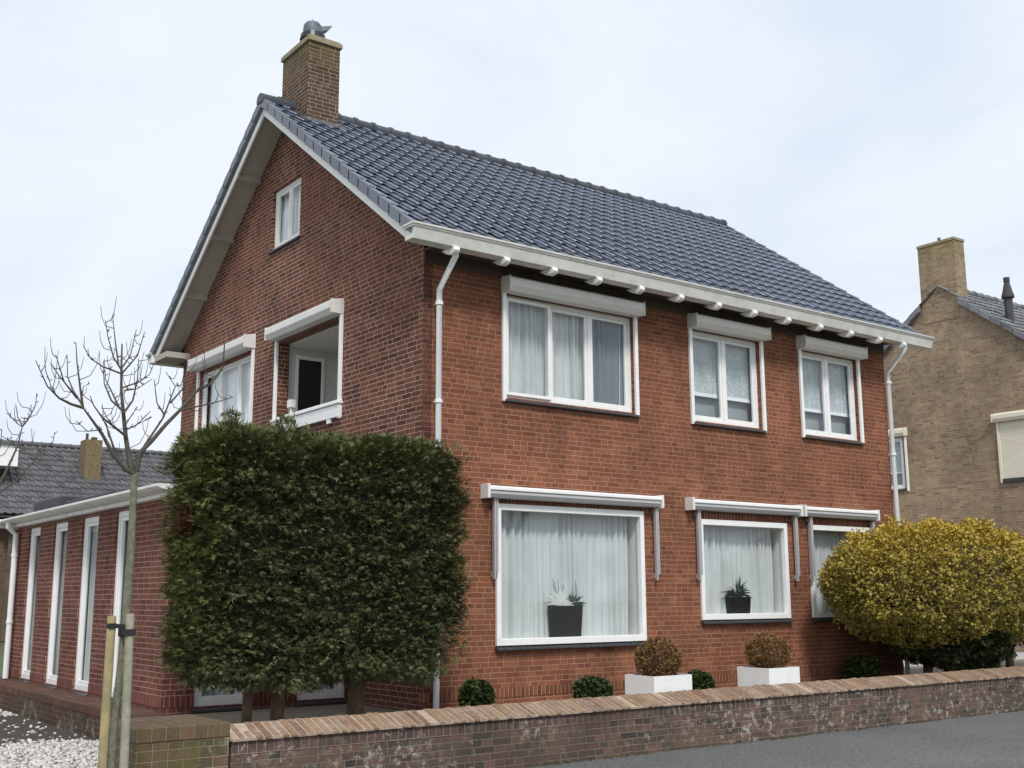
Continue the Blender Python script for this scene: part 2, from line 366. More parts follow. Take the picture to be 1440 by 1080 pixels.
def uv_box(me):
    uvl = me.uv_layers.new(name='UVMap')
    n = len(me.loops)
    co = np.zeros(len(me.vertices) * 3); me.vertices.foreach_get('co', co); co = co.reshape(-1, 3)
    li = np.zeros(n, int); me.loops.foreach_get('vertex_index', li)
    pn = np.zeros(len(me.polygons) * 3); me.polygons.foreach_get('normal', pn); pn = np.abs(pn.reshape(-1, 3))
    tot = np.zeros(len(me.polygons), int); me.polygons.foreach_get('loop_total', tot)
    ax = np.repeat(np.argmax(pn, axis=1), tot)
    c = co[li]
    u = np.where(ax == 0, c[:, 1], c[:, 0]); v = np.where(ax == 2, c[:, 1], c[:, 2])
    uvl.data.foreach_set('uv', np.stack([u, v], 1).ravel())

def fast_mesh(name, verts, quads, mat, parent=None, smooth=False):
    """verts (n,3) array, quads (m,4) or (m,3) array"""
    me = bpy.data.meshes.new(name); k = quads.shape[1]
    me.vertices.add(len(verts)); me.vertices.foreach_set('co', verts.astype(np.float32).ravel())
    me.loops.add(quads.size); me.loops.foreach_set('vertex_index', quads.astype(np.int32).ravel())
    me.polygons.add(len(quads)); me.polygons.foreach_set('loop_start', np.arange(0, quads.size, k, dtype=np.int32))
    me.polygons.foreach_set('loop_total', np.full(len(quads), k, dtype=np.int32))
    me.update(calc_edges=True); me.validate()
    me.materials.append(mat)
    if smooth: me.polygons.foreach_set('use_smooth', [True] * len(me.polygons))
    o = bpy.data.objects.new(name, me); COL.objects.link(o)
    if parent is not None: attach(o, parent)
    return o

def empty(name, loc=(0, 0, 0)):
    o = bpy.data.objects.new(name, None); COL.objects.link(o); o.location = loc; o.empty_display_size = .3
    return o
def tag(o, label, cat, group=None):
    o['label'] = label; o['category'] = cat
    if group: o['group'] = group
    return o
def struct(o): o['kind'] = 'structure'; return o
def copy_tree(o, parent=None):
    c = o.copy(); COL.objects.link(c); c.parent = parent
    for ch in list(o.children): copy_tree(ch, c)
    return c

# ------------------------------------------------------------------ roof tiles
def tile_slope(name, mat, x0, x1, yr, zr, ye, slope, w=.235, run=.33, parent=None, h=.038, flip=1, skip=None):
    """tiles between ridge line (yr, zr) and eave y=ye; slope = dz/dy magnitude"""
    sgn = -1 if ye < yr else 1
    L = abs(ye - yr) * math.sqrt(1 + slope**2); ca = 1 / math.sqrt(1 + slope**2); sa = slope * ca
    nr = max(1, round(L / run)); rr = L / nr; nc = max(1, round((x1 - x0) / w)); ww = (x1 - x0) / nc
    prof = [(-.01,.40),(0,.55),(.07,.90),(.15,1.0),(.26,.86),(.42,.50),(.58,.20),(.76,.04),(.9,.03),(1.06,.10)]
    vs, qs = [], []
    k = len(prof); o = 0
    for r in range(nr):
        s0 = max(0, r * rr - .02); s1 = (r + 1) * rr + .03        # from ridge down, lower edge overlaps the next
        for c in range(nc):
            bx = x0 + c * ww; j = random.uniform(-.004, .004); jz = random.uniform(-.003, .003)
            rows = []
            for (s, lift) in ((s0, .0), ((s0 + s1) / 2, .018), (s1 + j, .036), (s1 + j + .001, .022)):
                ring = []
                for (u, hh) in prof:
                    nrm = lift + hh * h + jz
                    # normal offset
                    y = yr + sgn * (s * ca + nrm * sa * 1.0); z = zr - s * sa + nrm * ca
                    ring.append((bx + u * ww, y, z))
                rows.append(ring)
            for ring in rows: vs += ring
            for a in range(3):
                for b in range(k - 1):
                    qs.append((o + a*k + b, o + a*k + b + 1, o + (a+1)*k + b + 1, o + (a+1)*k + b))
            o += 4 * k
    qs = np.array(qs); vs = np.array(vs)
    if skip is not None:
        ctr = vs[qs].mean(1); qs = qs[~skip(ctr)]
    return fast_mesh(name, vs, qs, mat, parent)

def ridge_caps(name, mat, x0, x1, y, z, parent, pitch=.33, r=.115, squash=.75):
    mb = MB(); n = round((x1 - x0) / pitch); p = (x1 - x0) / n
    for i in range(n):
        a = x0 + i * p; b = a + p
        vs = []; rings = ((a, 1.0), (b-.05, 1.03), (b-.045, 1.17), (b+.012, 1.20), (b+.013, 1.0))
        for (xx, k) in rings:
            for j in range(9):
                t = math.pi * j / 8; t = -.35 + (math.pi + .7) * j / 8
                vs.append((xx, y - math.cos(t) * r * k, z + math.sin(t) * r * k * squash - .05))
        mb.add(vs, [(q*9+j, q*9+j+1, (q+1)*9+j+1, (q+1)*9+j) for q in range(4) for j in range(8)] + [tuple(range(9)), tuple(range(36, 45))[::-1]])
    return mb.build(name, mat, parent)

# ------------------------------------------------------------------ walls with openings
def clip(poly, a, b, c):
    """keep a*u+b*z<=c"""
    out = []
    for i in range(len(poly)):
        p, q = poly[i], poly[(i+1) % len(poly)]
        dp = a*p[0]+b*p[1]-c; dq = a*q[0]+b*q[1]-c
        if dp <= 1e-9: out.append(p)
        if (dp < -1e-9 and dq > 1e-9) or (dp > 1e-9 and dq < -1e-9):
            t = dp / (dp - dq); out.append((p[0]+(q[0]-p[0])*t, p[1]+(q[1]-p[1])*t))
    return out

def wall(name, mat, axis, plane, u0, u1, z0, z1, holes, parent, depth=.12, inward=1, cuts=(), extra_u=()):
    """axis 'x': wall in plane y=plane, u=x.  axis 'y': wall in plane x=plane, u=y"""
    us = sorted({u0, u1, *extra_u, *[h[0] for h in holes], *[h[1] for h in holes]}); zs = sorted({z0, z1, *[h[2] for h in holes], *[h[3] for h in holes]})
    us = [u for u in us if u0 <= u <= u1]; zs = [z for z in zs if z0 <= z <= z1]
    P = (lambda u, z, d=0: (u, plane + inward * d, z)) if axis == 'x' else (lambda u, z, d=0: (plane + inward * d, u, z))
    mb = MB()
    for i in range(len(us) - 1):
        for j in range(len(zs) - 1):
            cu, cz = (us[i]+us[i+1])/2, (zs[j]+zs[j+1])/2
            if any(h[0] < cu < h[1] and h[2] < cz < h[3] for h in holes): continue
            poly = [(us[i],zs[j]),(us[i+1],zs[j]),(us[i+1],zs[j+1]),(us[i],zs[j+1])]
            for c in cuts: poly = clip(poly, *c) if poly else poly
            if len(poly) > 2: mb.add([P(*p) for p in poly], [tuple(range(len(poly)))])
    for h in holes:
        a, b, c, d = h[:4]; dd = h[4] if len(h) > 4 else depth
        for (p, q) in (((a,c),(b,c)),((b,c),(b,d)),((b,d),(a,d)),((a,d),(a,c))):
            mb.add([P(*p), P(*q), P(q[0],q[1],dd), P(p[0],p[1],dd)], [(0,1,2,3)])
    return mb.build(name, mat, parent, recalc=False)

class Frame:
    """local window coordinates: u along the wall, d outwards-negative / inwards-positive depth, z"""
    def __init__(s, axis, plane, inward=1): s.a = axis; s.p = plane; s.i = inward
    def box(s, mb, u0, u1, d0, d1, z0, z1, mi=0):
        if s.a == 'x': mb.box(u0, u1, s.p + s.i*d0, s.p + s.i*d1, z0, z1, mi)
        else: mb.box(s.p + s.i*d0, s.p + s.i*d1, u0, u1, z0, z1, mi)
    def pt(s, u, d, z): return (u, s.p + s.i*d, z) if s.a == 'x' else (s.p + s.i*d, u, z)
    def prism(s, mb, poly, u0, u1):
        poly = [(s.p + s.i*d, z) for d, z in poly]
        mb.prism(poly, u0, u1, 'x' if s.a == 'x' else 'y')

def window(F, parent, u0, u1, z0, z1, lights, d=.08, fw=.055, sash=.045, mull=.05, open_first=False, sill=True, curtain='net', sillz=None, name='window', thick=.06, label=None, sd=.06, glass_d=None, top=0, cd=.07):
    """lights: inner division positions along u (list of edges between u0+fw and u1-fw)"""
    fm = MB()
    F.box(fm, u0, u0+fw, d, d+thick, z0, z1); F.box(fm, u1-fw, u1, d, d+thick, z0, z1)
    F.box(fm, u0+fw, u1-fw, d, d+thick, z0, z0+fw); F.box(fm, u0+fw, u1-fw, d, d+thick, z1-fw, z1)
    edges = [u0+fw] + list(lights) + [u1-fw]
    for e in lights: F.box(fm, e-mull/2, e+mull/2, d+.002, d+thick, z0+fw, z1-fw)
    w = fm.build(name, M['white'], parent, bevel=.004)
    w.name = name
    if label: w['label'] = label
    gd = d + thick * .6
    pane = MB(); sm = MB()
    for i in range(len(edges)-1):
        a = edges[i] + (mull/2 if i else 0); b = edges[i+1] - (mull/2 if i < len(edges)-2 else 0)
        c, e2 = z0+fw, z1-fw; dd = d + .012
        if open_first and i == 0: dd = d - .035; a -= .02; b += .03; c -= .02; e2 += .02
        if sash:
            F.box(sm, a+.002, a+sash, dd, dd+.04, c+.002, e2-.002); F.box(sm, b-sash, b-.002, dd, dd+.04, c+.002, e2-.002)
            F.box(sm, a+sash, b-sash, dd, dd+.04, c+.002, c+sash); F.box(sm, a+sash, b-sash, dd, dd+.04, e2-sash, e2-.002)
        q = dd + .022
        pane.add([F.pt(a+sash*.9, q, c+sash*.9), F.pt(b-sash*.9, q, c+sash*.9), F.pt(b-sash*.9, q, e2-sash*.9), F.pt(a+sash*.9, q, e2-sash*.9)], [(0,1,2,3)])
    if sash: sm.build('sash', M['white'], w, bevel=.004)
    pane.build('pane', M['glass'], w, recalc=False)
    if sill:
        s = MB(); zz = z0 if sillz is None else sillz
        F.prism(s, [(d, zz-.004), (-sd, zz-.035), (-sd, zz-.06), (d, zz-.07)], u0-.03, u1+.03)
        # tile joints
        so = s.build('sill', M['slate'], w)
    if curtain:
        cu(F, w, u0+.01, u1-.01, z0+.01, z1, d + thick + cd, curtain)
    return w

def cu(F, parent, u0, u1, z0, z1, d, kind, seed=None):
    """pleated curtain sheet; kind: net, white, lace (stops short of the bottom)"""
    mb = MB(); n = max(12, int((u1-u0) / .013)); rows = 7
    zb = z0 if kind in ('net', 'white', 'slats') else z0 + (z1 - z0) * .34
    ph = random.uniform(0, 6); vs = []
    for r in range(rows+1):
        z = zb + (z1 - zb) * r / rows
        t = r / rows
        for i in range(n+1):
            u = u0 + (u1-u0) * i / n
            amp = (.034 if kind != 'lace' else .006) * (.6 + .4*math.sin(u*7.3 + ph))
            o = 1.25*amp * math.sin(u*62 + ph + 1.3*math.sin(u*9+ph) + .5*math.sin(t*2.2+u*3)) + amp*.6*math.sin(u*27 + 2*math.sin(u*5)) * (1.2 - .5*t)
            uu = u + .012*math.sin(t*3 + u*11)
            vs.append(F.pt(uu, d + o, z))
    fs = [(r*(n+1)+i, r*(n+1)+i+1, (r+1)*(n+1)+i+1, (r+1)*(n+1)+i) for r in range(rows) for i in range(n)]
    mb.add(vs, fs)
    mat = {'net': 'curtain', 'white': 'curtain_w', 'lace': 'lace', 'slats': 'blue_slats'}[kind]
    if kind == 'lace':
        mb2 = MB(); F.box(mb2, u0, u1, d-.012, d+.012, zb-.05, zb)
        for k in range(0): pass
        o = mb.build('curtain', M[mat], parent, smooth=True, recalc=False)
        mb2.build('hem', M['curtain_w'], o)
        mb3 = MB(); F.box(mb3, u0, u1, d+.07, d+.075, z0, z1); mb3.build('backing', M['grey_cloth'], o)
        return o
    return mb.build('curtain', M[mat], parent, smooth=True, recalc=False)

def shutter_box(F, parent, u0, u1, z0, z1, out=.2, rails=None, zr=None, mat='whitebox'):
    mb = MB()
    F.prism(mb, [(-.003, z0), (-out*.72, z0), (-out, z0+.07), (-out, z1-.03), (-out+.03, z1-.005), (-.003, z1+.03)], u0, u1)
    b = mb.build('shutter_box', M[mat], parent, bevel=.006)
    for ua, ub in ((u0-.003, u0+.012), (u1-.012, u1+.003)):
        lines = MB(); F.box(lines, ua, ub, -out-.002, -.004, z0+.001, z1+.001); lines.build('end_cap', M[mat], b)
    for r in rails or ():
        g = MB(); F.box(g, r-.028, r+.028, -.045, -.003, zr, z0-.001); g.build('guide_rail', M['white'], b, bevel=.004)
    return b

# ================================================================== MAIN HOUSE
W, D, HZ = 9.12, 7.93, 5.52
YR, ZR, SL = 3.95, 8.69, .725
house = empty('brick_house', (0, 0, 0))
tag(house, 'large red brick house with glossy dark tiled gable roof, white windows and roller shutter boxes', 'house')
FF = Frame('x', 0.0); FG = Frame('y', 0.0)

Wd1 = (1.22, 3.42, 3.72, 5.06); Wd2 = (4.54, 6.0, 3.72, 5.06); Wd3 = (6.96, 8.36, 3.72, 5.06)
G1 = (1.10, 3.47, .72, 2.35); G2 = (4.60, 6.38, .97, 2.29); G3 = (6.96, 8.42, .97, 2.29)
holesF = [Wd1 + (.14,), Wd2 + (.14,), Wd3 + (.14,), G1 + (.20,), G2 + (.20,), G3 + (.20,)]
wall('wall', M['brick_front'], 'x', 0.0, .13, W, -.1, HZ, holesF, house)['label'] = 'orange-red brick street wall with six windows'
wall('wall', M['brick_corner'], 'x', 0.0, 0, .13, -.1, HZ, [], house)['label'] = 'dark weathered brick strip at the corner'
LG = (2.05, 4.03, 3.66, 5.0); GW = (4.93, 7.12, 3.66, 5.02); TW = (3.45, 4.42, 6.52, 7.47)
cuts = [(-SL, 1, ZR - .09 - SL*YR), (SL, 1, ZR - .09 + SL*YR)]
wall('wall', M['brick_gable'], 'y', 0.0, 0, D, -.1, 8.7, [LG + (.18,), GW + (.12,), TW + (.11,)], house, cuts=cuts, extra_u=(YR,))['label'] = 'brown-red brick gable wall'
wall('wall', M['brick_front'], 'x', D, 0, W, -.1, HZ, [], house, inward=-1)['label'] = 'rear brick wall'
wall('wall', M['brick_front'], 'y', W, 0, D, -.1, 8.7, [], house, inward=-1, cuts=cuts, extra_u=(YR,))['label'] = 'far brick gable wall'
# inner floors keep rooms dark
each('interior_floor', M['inside'], house, [(.3, W-.3, .3, D-.3, 2.75, 2.9), (.3, W-.3, .3, D-.3, 5.1, 5.2)])
each('interior_wall', M['inside'], house, [(1.25, 1.35, 1.81, D-.3, 2.9, 5.1), (.3, W-.3, 1.7, 1.8, 0, 2.75), (1.25, W-.3, 1.7, 1.8, 2.9, 5.1)] + [(x, x+.1, .3, 1.69, a, b) for x in (3.95, 6.6) for a, b in ((0, 2.75), (2.9, 5.1))])
# plinth: upright bricks
mb = MB(); mb.box(.0, W, -.006, -.001, .085, .195)
mb.build('plinth', M['soldier'], house)['label'] = 'course of upright bricks near the ground'
for (a, b, z) in ((G1[0]-.03, G1[1]+.03, 2.375), (G2[0]-.03, G2[1]+.03, 2.315), (G3[0]-.03, G3[1]+.03, 2.315)):
    mb = MB(); mb.box(a, b, -.006, -.001, z, z+.115); mb.build('lintel', M['soldier'], house)

# upper street windows
window(FF, house, Wd1[0], Wd1[1], Wd1[2], Wd1[3], [1.98, 2.67], open_first=True, curtain='net', label='wide white window of three lights with the left one ajar', d=.06)
window(FF, house, Wd2[0], Wd2[1], Wd2[2], Wd2[3], [5.27], curtain='lace', label='white two-light window with lace blinds in the middle of the upper floor', d=.06)
window(FF, house, Wd3[0], Wd3[1], Wd3[2], Wd3[3], [7.66], curtain='lace', label='white two-light window with lace blinds at the right of the upper floor', d=.06)
shutter_box(FF, house, 1.16, 3.47, 5.06, 5.25, rails=(1.19, 3.44), zr=3.66)
shutter_box(FF, house, 4.48, 6.06, 5.06, 5.25, rails=(4.51, 6.03), zr=3.66)
shutter_box(FF, house, 6.87, 8.42, 5.06, 5.25, rails=(6.92, 8.385), zr=3.66)
# blue-grey slats behind the right light of the wide window
cu(FF, house, 2.72, 3.36, 3.78, 5.0, .142, 'slats').name = 'slat_blind'
# ground floor windows: flat proud frames
def shop_window(g, label):
    u0, u1, z0, z1 = g
    fm = MB(); f = .055
    for (a, b, c, e) in ((u0-.035,u0+f-.02,z0-.035,z1+.035),(u1-f+.02,u1+.035,z0-.035,z1+.035),(u0+f-.02,u1-f+.02,z0-.035,z0+f-.01),(u0+f-.02,u1-f+.02,z1-f+.01,z1+.035)):
        FF.box(fm, a, b, -.035, .05, c, e)
    w = fm.build('window', M['white'], house, bevel=.005); w['label'] = label
    p = MB(); p.add([FF.pt(u0+.02,.02,z0+.02),FF.pt(u1-.02,.02,z0+.02),FF.pt(u1-.02,.02,z1-.02),FF.pt(u0+.02,.02,z1-.02)],[(0,1,2,3)]); p.build('pane', M['glass'], w, recalc=False)
    s = MB(); zz = z0 - .037; n = int((u1-u0+.1)/.11); k = (u1-u0+.1)/n
    for i in range(n):
        a = u0-.05+i*k
        FF.prism(s, [(.0,zz-.004),(-.075,zz-.03),(-.075,zz-.05),(0,zz-.06)], a+.004, a+k-.004)
    s.build('sill', M['slate'], w)
    i = MB(); FF.box(i, u0+.005, u1-.005, .055, .45, z0-.03, z0+.03); i.build('inner_sill', M['white'], w)
    cu(FF, w, u0+.012, u1-.10, z0+.03, z1, .185, 'net')
    each('lining', M['white'], w, [(u1-.008, u1-.001, .052, .30, z0+.031, z1), (u0+.001, u0+.008, .052, .30, z0+.031, z1)])
    each('inner_jamb', M['loggia'], w, [(u1+.002, u1+.05, .202, .5, z0, z1), (u0-.05, u0-.002, .202, .5, z0, z1)])
    return w
shop_window(G1, 'big white picture window with pleated net curtains left on the ground floor')
shop_window(G2, 'white picture window with net curtains in the middle of the ground floor')
shop_window(G3, 'white picture window half hidden by the golden shrub')
# awnings
def awning(u0, u1, arms, label):
    mb = MB()
    FF.prism(mb, [(-.003,2.575),(-.003,2.60),(-.15,2.585),(-.165,2.57),(-.165,2.535),(-.15,2.53),(-.003,2.53)], u0, u1)
    a = mb.build('awning', M['white'], house, bevel=.003); a['label'] = label
    c = MB(); FF.prism(c, [(-.02,2.528),(-.145,2.528),(-.155,2.49),(-.13,2.445),(-.08,2.435),(-.02,2.45)], u0+.02, u1-.03); c.build('cassette', M['grey_alu'], a)
    each('end_cap', M['whitebox'], a, [(u-.02, u+.02, -.17, -.003, 2.43, 2.605) for u in (u0, u1)], bevel=.005)
    for x in arms:
        m1 = MB(); FF.box(m1, x-.03, x-.004, -.09, -.04, 1.47, 2.44); FF.box(m1, x+.004, x+.034, -.085, -.038, 1.55, 2.44); FF.box(m1, x-.025, x+.03, -.04, -.003, 1.50, 1.56); FF.box(m1, x-.025, x+.03, -.04, -.003, 2.36, 2.42)
        m1.build('arm', M['grey_alu'], a, bevel=.003)
awning(.86, 3.74, (1.02, 3.70), 'folded sun awning above the big picture window')
awning(4.33, 6.62, (4.51, 6.57), 'folded sun awning above the middle picture window')
awning(6.71, 8.50, (6.92, 8.46), 'folded sun awning above the window behind the golden shrub')

# gable windows
window(FG, house, GW[0], GW[1], GW[2], GW[3], [5.62, 6.38], curtain='white', d=.06, label='wide window with white curtains at the left of the gable', sash=.035)
shutter_box(FG, house, 4.86, 7.22, 5.06, 5.26, rails=(4.90, 7.14), zr=3.6)
window(FG, house, TW[0], TW[1], TW[2], TW[3], [3.92], curtain='white', d=.05, label='small two-light attic window high in the gable', sash=.04, sd=.05)
# loggia
shutter_box(FG, house, 2.0, 4.10, 5.02, 5.21, rails=(2.03, 4.05), zr=3.6)
mb = MB(); mb.box(.18, 1.0, 4.10, 4.22, 3.5, 4.97); mb.box(1.0, 1.1, 1.9, 4.22, 3.5, 4.97); mb.box(.18, 1.0, 1.9, 1.98, 3.5, 4.97); mb.box(.18, 1.1, 1.9, 4.22, 4.97, 5.02); mb.box(.18, 1.1, 1.9, 4.22, 3.45, 3.5)
mb.box(.175, .185, 4.032, 4.1, 3.5, 4.97)
lg = mb.build('balcony', M['loggia'], house); lg['label'] = 'recessed balcony with plastered walls behind a white parapet'
each('door', M['black'], lg, [(.36, .74, 4.085, 4.099, 3.52, 4.80), (.985, .998, 2.9, 3.6, 3.52, 4.75)])
mb = MB()
for (a, b, c, e) in ((.31,.36,3.5,4.86),(.74,.79,3.5,4.86),(.36,.74,4.80,4.86)): mb.box(a, b, 4.07, 4.098, c, e)
mb.build('door_frame', M['white'], lg, bevel=.004)
mb = MB(); mb.box(-.05, .02, 2.0, 4.08, 3.62, 3.79); mb.build('parapet', M['white'], lg, bevel=.004)
mb = MB(); mb.box(-.07, .05, 1.98, 4.1, 3.795, 3.83); mb.box(-.04, .03, 1.99, 4.09, 3.835, 3.855); mb.build('handrail', M['white'], lg, bevel=.004)
mb = MB(); mb.box(-.045, -.01, 2.25, 2.35, 3.56, 3.62); mb.build('bracket', M['white'], lg)
mb = MB(); mb.box(.10, .20, 3.80, 3.90, 4.0, 4.12); mb.tube([(.15,3.85,3.6),(.15,3.85,4.0)], .022, 8)
lamp = mb.build('balcony_lamp', M['white'], None, bevel=.006)
tag(lamp, 'small white square lamp on a short post inside the recessed balcony of the gable', 'lamp')

# roof
roof = tile_slope('roof', M['tile'], -.40, 9.62, YR, ZR, -.46, SL, parent=house)
roof['label'] = 'glossy blue-black pantile roof'
tile_slope('rear_slope', M['tile'], -.40, 9.62, YR, ZR, 2*YR + .46, SL, parent=roof)
ridge_caps('ridge_tiles', M['ridge'], -.49, 9.63, YR, ZR + .055, roof, r=.115, squash=.95)
nt_ = 17; Ls = abs(YR + .46)
for sg, xs in ((-1, (-.475, -.385)), (-1, (9.60, 9.69)), (1, (-.475, -.385)), (1, (9.60, 9.69))):
    mb = MB()
    for i in range(nt_):
        a = i / nt_ * Ls; b = (i + 1) / nt_ * Ls + .035
        if 1:
            poly = []
            for (t, lift) in ((a, .055), (b, .085), (b, -.075), (a, -.10)):
                poly.append((YR + sg * t, ZR - SL * t + lift))
            mb.prism(poly, xs[0], xs[1], 'x')
    mb.build('verge_tiles', M['verge'], roof, bevel=.006)
# underlay sheet so no light leaks, just under the tiles
mb = MB()
for sg in (-1, 1):
    e = YR + sg * (YR + .40)
    mb.prism([(YR, ZR-.02), (e, ZR-.02-SL*(YR+.40)), (e, ZR-.05-SL*(YR+.40)), (YR, ZR-.05)], -.38, 9.58, 'x')
mb.build('roof_deck', M['soffit_dark'], roof)
# barge boards
for x0, x1 in ((-.415, -.385), (9.60, 9.63)):
    mb = MB()
    for sg in (-1, 1):
        poly = [(YR, ZR-.095), (YR+sg*(YR+.36), ZR-.095-SL*(YR+.36)), (YR+sg*(YR+.36), ZR-.225-SL*(YR+.36)), (YR, ZR-.225)]
        mb.prism(poly, x0 - (.001 if sg > 0 else 0), x1, 'x')
    mb.build('barge_board', M['white'], house, bevel=.003)
# verge soffit
mb = MB()
for sg in (-1, 1):
    for x0, x1 in ((-.384, 0.0), (9.12, 9.598)):
        mb = MB(); mb.prism([(YR, ZR-.10), (YR+sg*(YR+.30), ZR-.10-SL*(YR+.30)), (YR+sg*(YR+.30), ZR-.13-SL*(YR+.30)), (YR, ZR-.13)], x0, x1, 'x')
        mb.build('soffit', M['soffit'], house)
for yy in (4.95, 5.95, 7.0, 2.95, 1.95, .9):
    zz = ZR - .13 - SL * abs(yy - YR)
    mb = MB(); mb.prism([(yy-.04, zz+.03), (yy+.04, zz+.03), (yy+.04, zz-.075), (yy-.04, zz-.075)], -.384, -.001, 'x'); mb.build('purlin_end', M['soffit'], house, bevel=.004)
# eaves soffit + gutter
mb = MB(); mb.box(.0, W, -.02, -.001, 5.25, 5.398); mb.build('eave_shade_strip', M['soffit_dark'], house)  # dark strip added on the wall top to deepen the shade below the gutter
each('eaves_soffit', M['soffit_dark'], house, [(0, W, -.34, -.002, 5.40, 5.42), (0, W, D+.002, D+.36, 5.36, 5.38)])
def gutter(sg, y0, x0, x1):
    Y = lambda d: y0 + sg * d
    mb = MB()
    mb.prism([(Y(0),5.345),(Y(.17),5.345),(Y(.215),5.47),(Y(.215),5.475),(Y(0),5.475)], x0+.03, x1, 'x')
    mb.prism([(Y(.0),5.477),(Y(.225),5.477),(Y(.235),5.50),(Y(0),5.50)], x0+.005, x1, 'x')
    mb.prism([(Y(.0),5.502),(Y(.245),5.502),(Y(.25),5.528),(Y(.0),5.528)], x0-.01, x1, 'x')
    g = mb.build('gutter', M['gutter'], house, bevel=.003)
    mb = MB(); mb.prism([(Y(.225),5.529),(Y(.25),5.529),(Y(.25),5.533),(Y(.225),5.533)], x0-.01, x1, 'x'); mb.build('gutter_lip', M['lead'], g)
    return g
gutter(-1, -.335, -.50, 9.76)
gutter(1, D+.30, -.50, 9.76)['label'] = 'rear gutter'
each('boxed_eave_end', M['soffit'], house, [(-.42, -.001, D-.3, D+.30, 5.36, 5.46)])
for i, x in enumerate([.13 + .7465*i for i in range(13)]):
    if i == 12: x = 8.98
    mb = MB()
    mb.prism([(-.25,5.343),(-.53,5.343),(-.54,5.30),(-.515,5.268),(-.44,5.255),(-.36,5.28)], x-.042, x+.042, 'x')
    mb.build('rafter_end', M['white'], house, bevel=.006)
# downpipes
def downpipe(x, y, lbl, zt=5.34, yt=-.44):
    mb = MB(); mb.tube([(x, yt, zt), (x, yt, zt-.08), (x, y, zt-.42), (x, y, -.05)], [.042,.037,.037,.037], 14)
    p = mb.build('downpipe', M['pipe'], house, smooth=False); p['label'] = lbl
    for poly in p.data.polygons: poly.use_smooth = len(poly.vertices) == 4
    for z in (4.75, 3.55, 2.3, 1.1):
        c = MB(); c.tube([(x, y, z-.02), (x, y, z+.02)], .050, 14); c.box(x-.012, x+.012, y, -.001, z-.012, z+.012); c.build('pipe_clip', M['pipe'], p)
downpipe(.175, -.085, 'white downpipe at the left corner of the street wall')
downpipe(9.10, -.085, 'white downpipe at the right corner of the street wall')
# chimney (sub-part of the roof)
mb = MB(); mb.box(.05, .575, 3.42, 4.34, 8.2, 9.62); ch = mb.build('chimney', M['brick_chimney'], house, bevel=.004); ch['label'] = 'brown mossy brick chimney on the ridge'
mb = MB(); mb.box(.02, .605, 3.39, 4.37, 9.622, 9.70); mb.box(.04, .585, 3.41, 4.35, 9.70, 9.73); mb.build('cap', M['concrete_cap'], ch, bevel=.008)
mb = MB(); mb.tube([(.32,3.86,9.73),(.32,3.86,9.87)], .145, 20); mb.tube([(.32,3.86,9.87),(.32,3.86,9.96)], [.205,.19], 20); mb.build('cowl_ring', M['black'], ch)
mb = MB(); mb.tube([(.31,3.86,9.96),(.31,3.86,10.04),(.31,3.86,10.12),(.31,3.86,10.16),(.31,3.86,10.18)], [.15,.148,.14,.11,.03], 20)
mb.tube([(.31,3.86,10.18),(.31,3.86,10.24)], .006, 6)
mb.add([(.40,3.76,10.02),(.40,3.96,10.02),(.56,3.92,10.10),(.56,3.80,10.10),(.66,3.86,10.24),(.42,3.86,10.15)], [(0,1,2,3),(3,2,4),(0,3,4,5),(1,5,4,2),(0,5,1)])
mb.build('cowl', M['zinc'], ch, smooth=False)
mb = MB(); mb.box(-.005, .63, 3.36, 4.40, 8.30, 8.335)
for (yy0, yy1) in ((3.30,3.42),(4.34,4.46)):
    s = -1 if yy0 < YR else 1
    za = ZR + .05 - SL*abs(yy0-YR); zb = ZR + .05 - SL*abs(yy1-YR)
    mb.prism([(yy0, za), (yy1, zb), (yy1, zb+.02), (yy0, za+.02)], -.02, .64, 'x')
mb.box(.577, .64, 3.42, 4.34, 8.3, 8.42)
mb.build('flashing', M['lead'], ch)

# ================================================================== EXTENSION
ext = empty('brick_extension', (-2.4, 1.5, 0))
tag(ext, 'low flat-roofed red brick extension with tall narrow white windows, left of the hedge', 'building')
XA, YA, YB = -2.40, 1.55, 8.55
FA = Frame('y', XA); FB = Frame('x', YA)
wins = [(7.16,7.82),(5.70,6.40),(4.25,4.98),(2.80,3.52)]
holes = [(a, b, .06, 2.36, .13) for a, b in wins]
wall('wall', M['brick_annex'], 'y', XA, YA, YB, -.35, 2.40, holes, ext)
fh = [(-2.03,-1.40,.05,2.30,.12), (-.75,-.10,.05,2.30,.12)]
wall('wall', M['brick_annex'], 'x', YA, XA, 0, -.35, 2.40, fh, ext)
wall('wall', M['brick_annex'], 'x', YB, XA, 0, -.35, 2.40, [], ext, inward=-1)
ed = [YA] + [e for ab in sorted(wins) for e in ab] + [YB]
each('plinth', M['soldier_annex'], ext, [(XA-.006, XA-.001, ed[i], ed[i+1], .06, .175) for i in range(0, len(ed), 2)])
xe = [XA, -2.03, -1.40, -.75, -.10, 0]
each('plinth', M['soldier_annex'], ext, [(xe[i], xe[i+1], YA-.006, YA-.001, .06, .175) for i in range(0, len(xe), 2)])
for a, b in wins:
    w = window(FA, ext, a, b, .06, 2.36, [], d=.03, fw=.075, sash=.05, curtain='net', thick=.08, sd=.05, cd=.035)
for h in fh:
    window(FB, ext, h[0], h[1], h[2], h[3], [], d=.03, fw=.06, sash=.05, curtain='net', thick=.08, sd=.05)
each('interior_wall', M['inside'], ext, [(-1.6, -1.5, YA+1.01, YB-.2, -.2, 2.3), (XA+.2, -.1, YA+.9, YA+1.0, -.2, 2.3)])
mb = MB(); mb.box(XA-.10, 0, YA-.10, YB+.1, 2.402, 2.452); mb.build('fascia', M['gutter'], ext, bevel=.004)
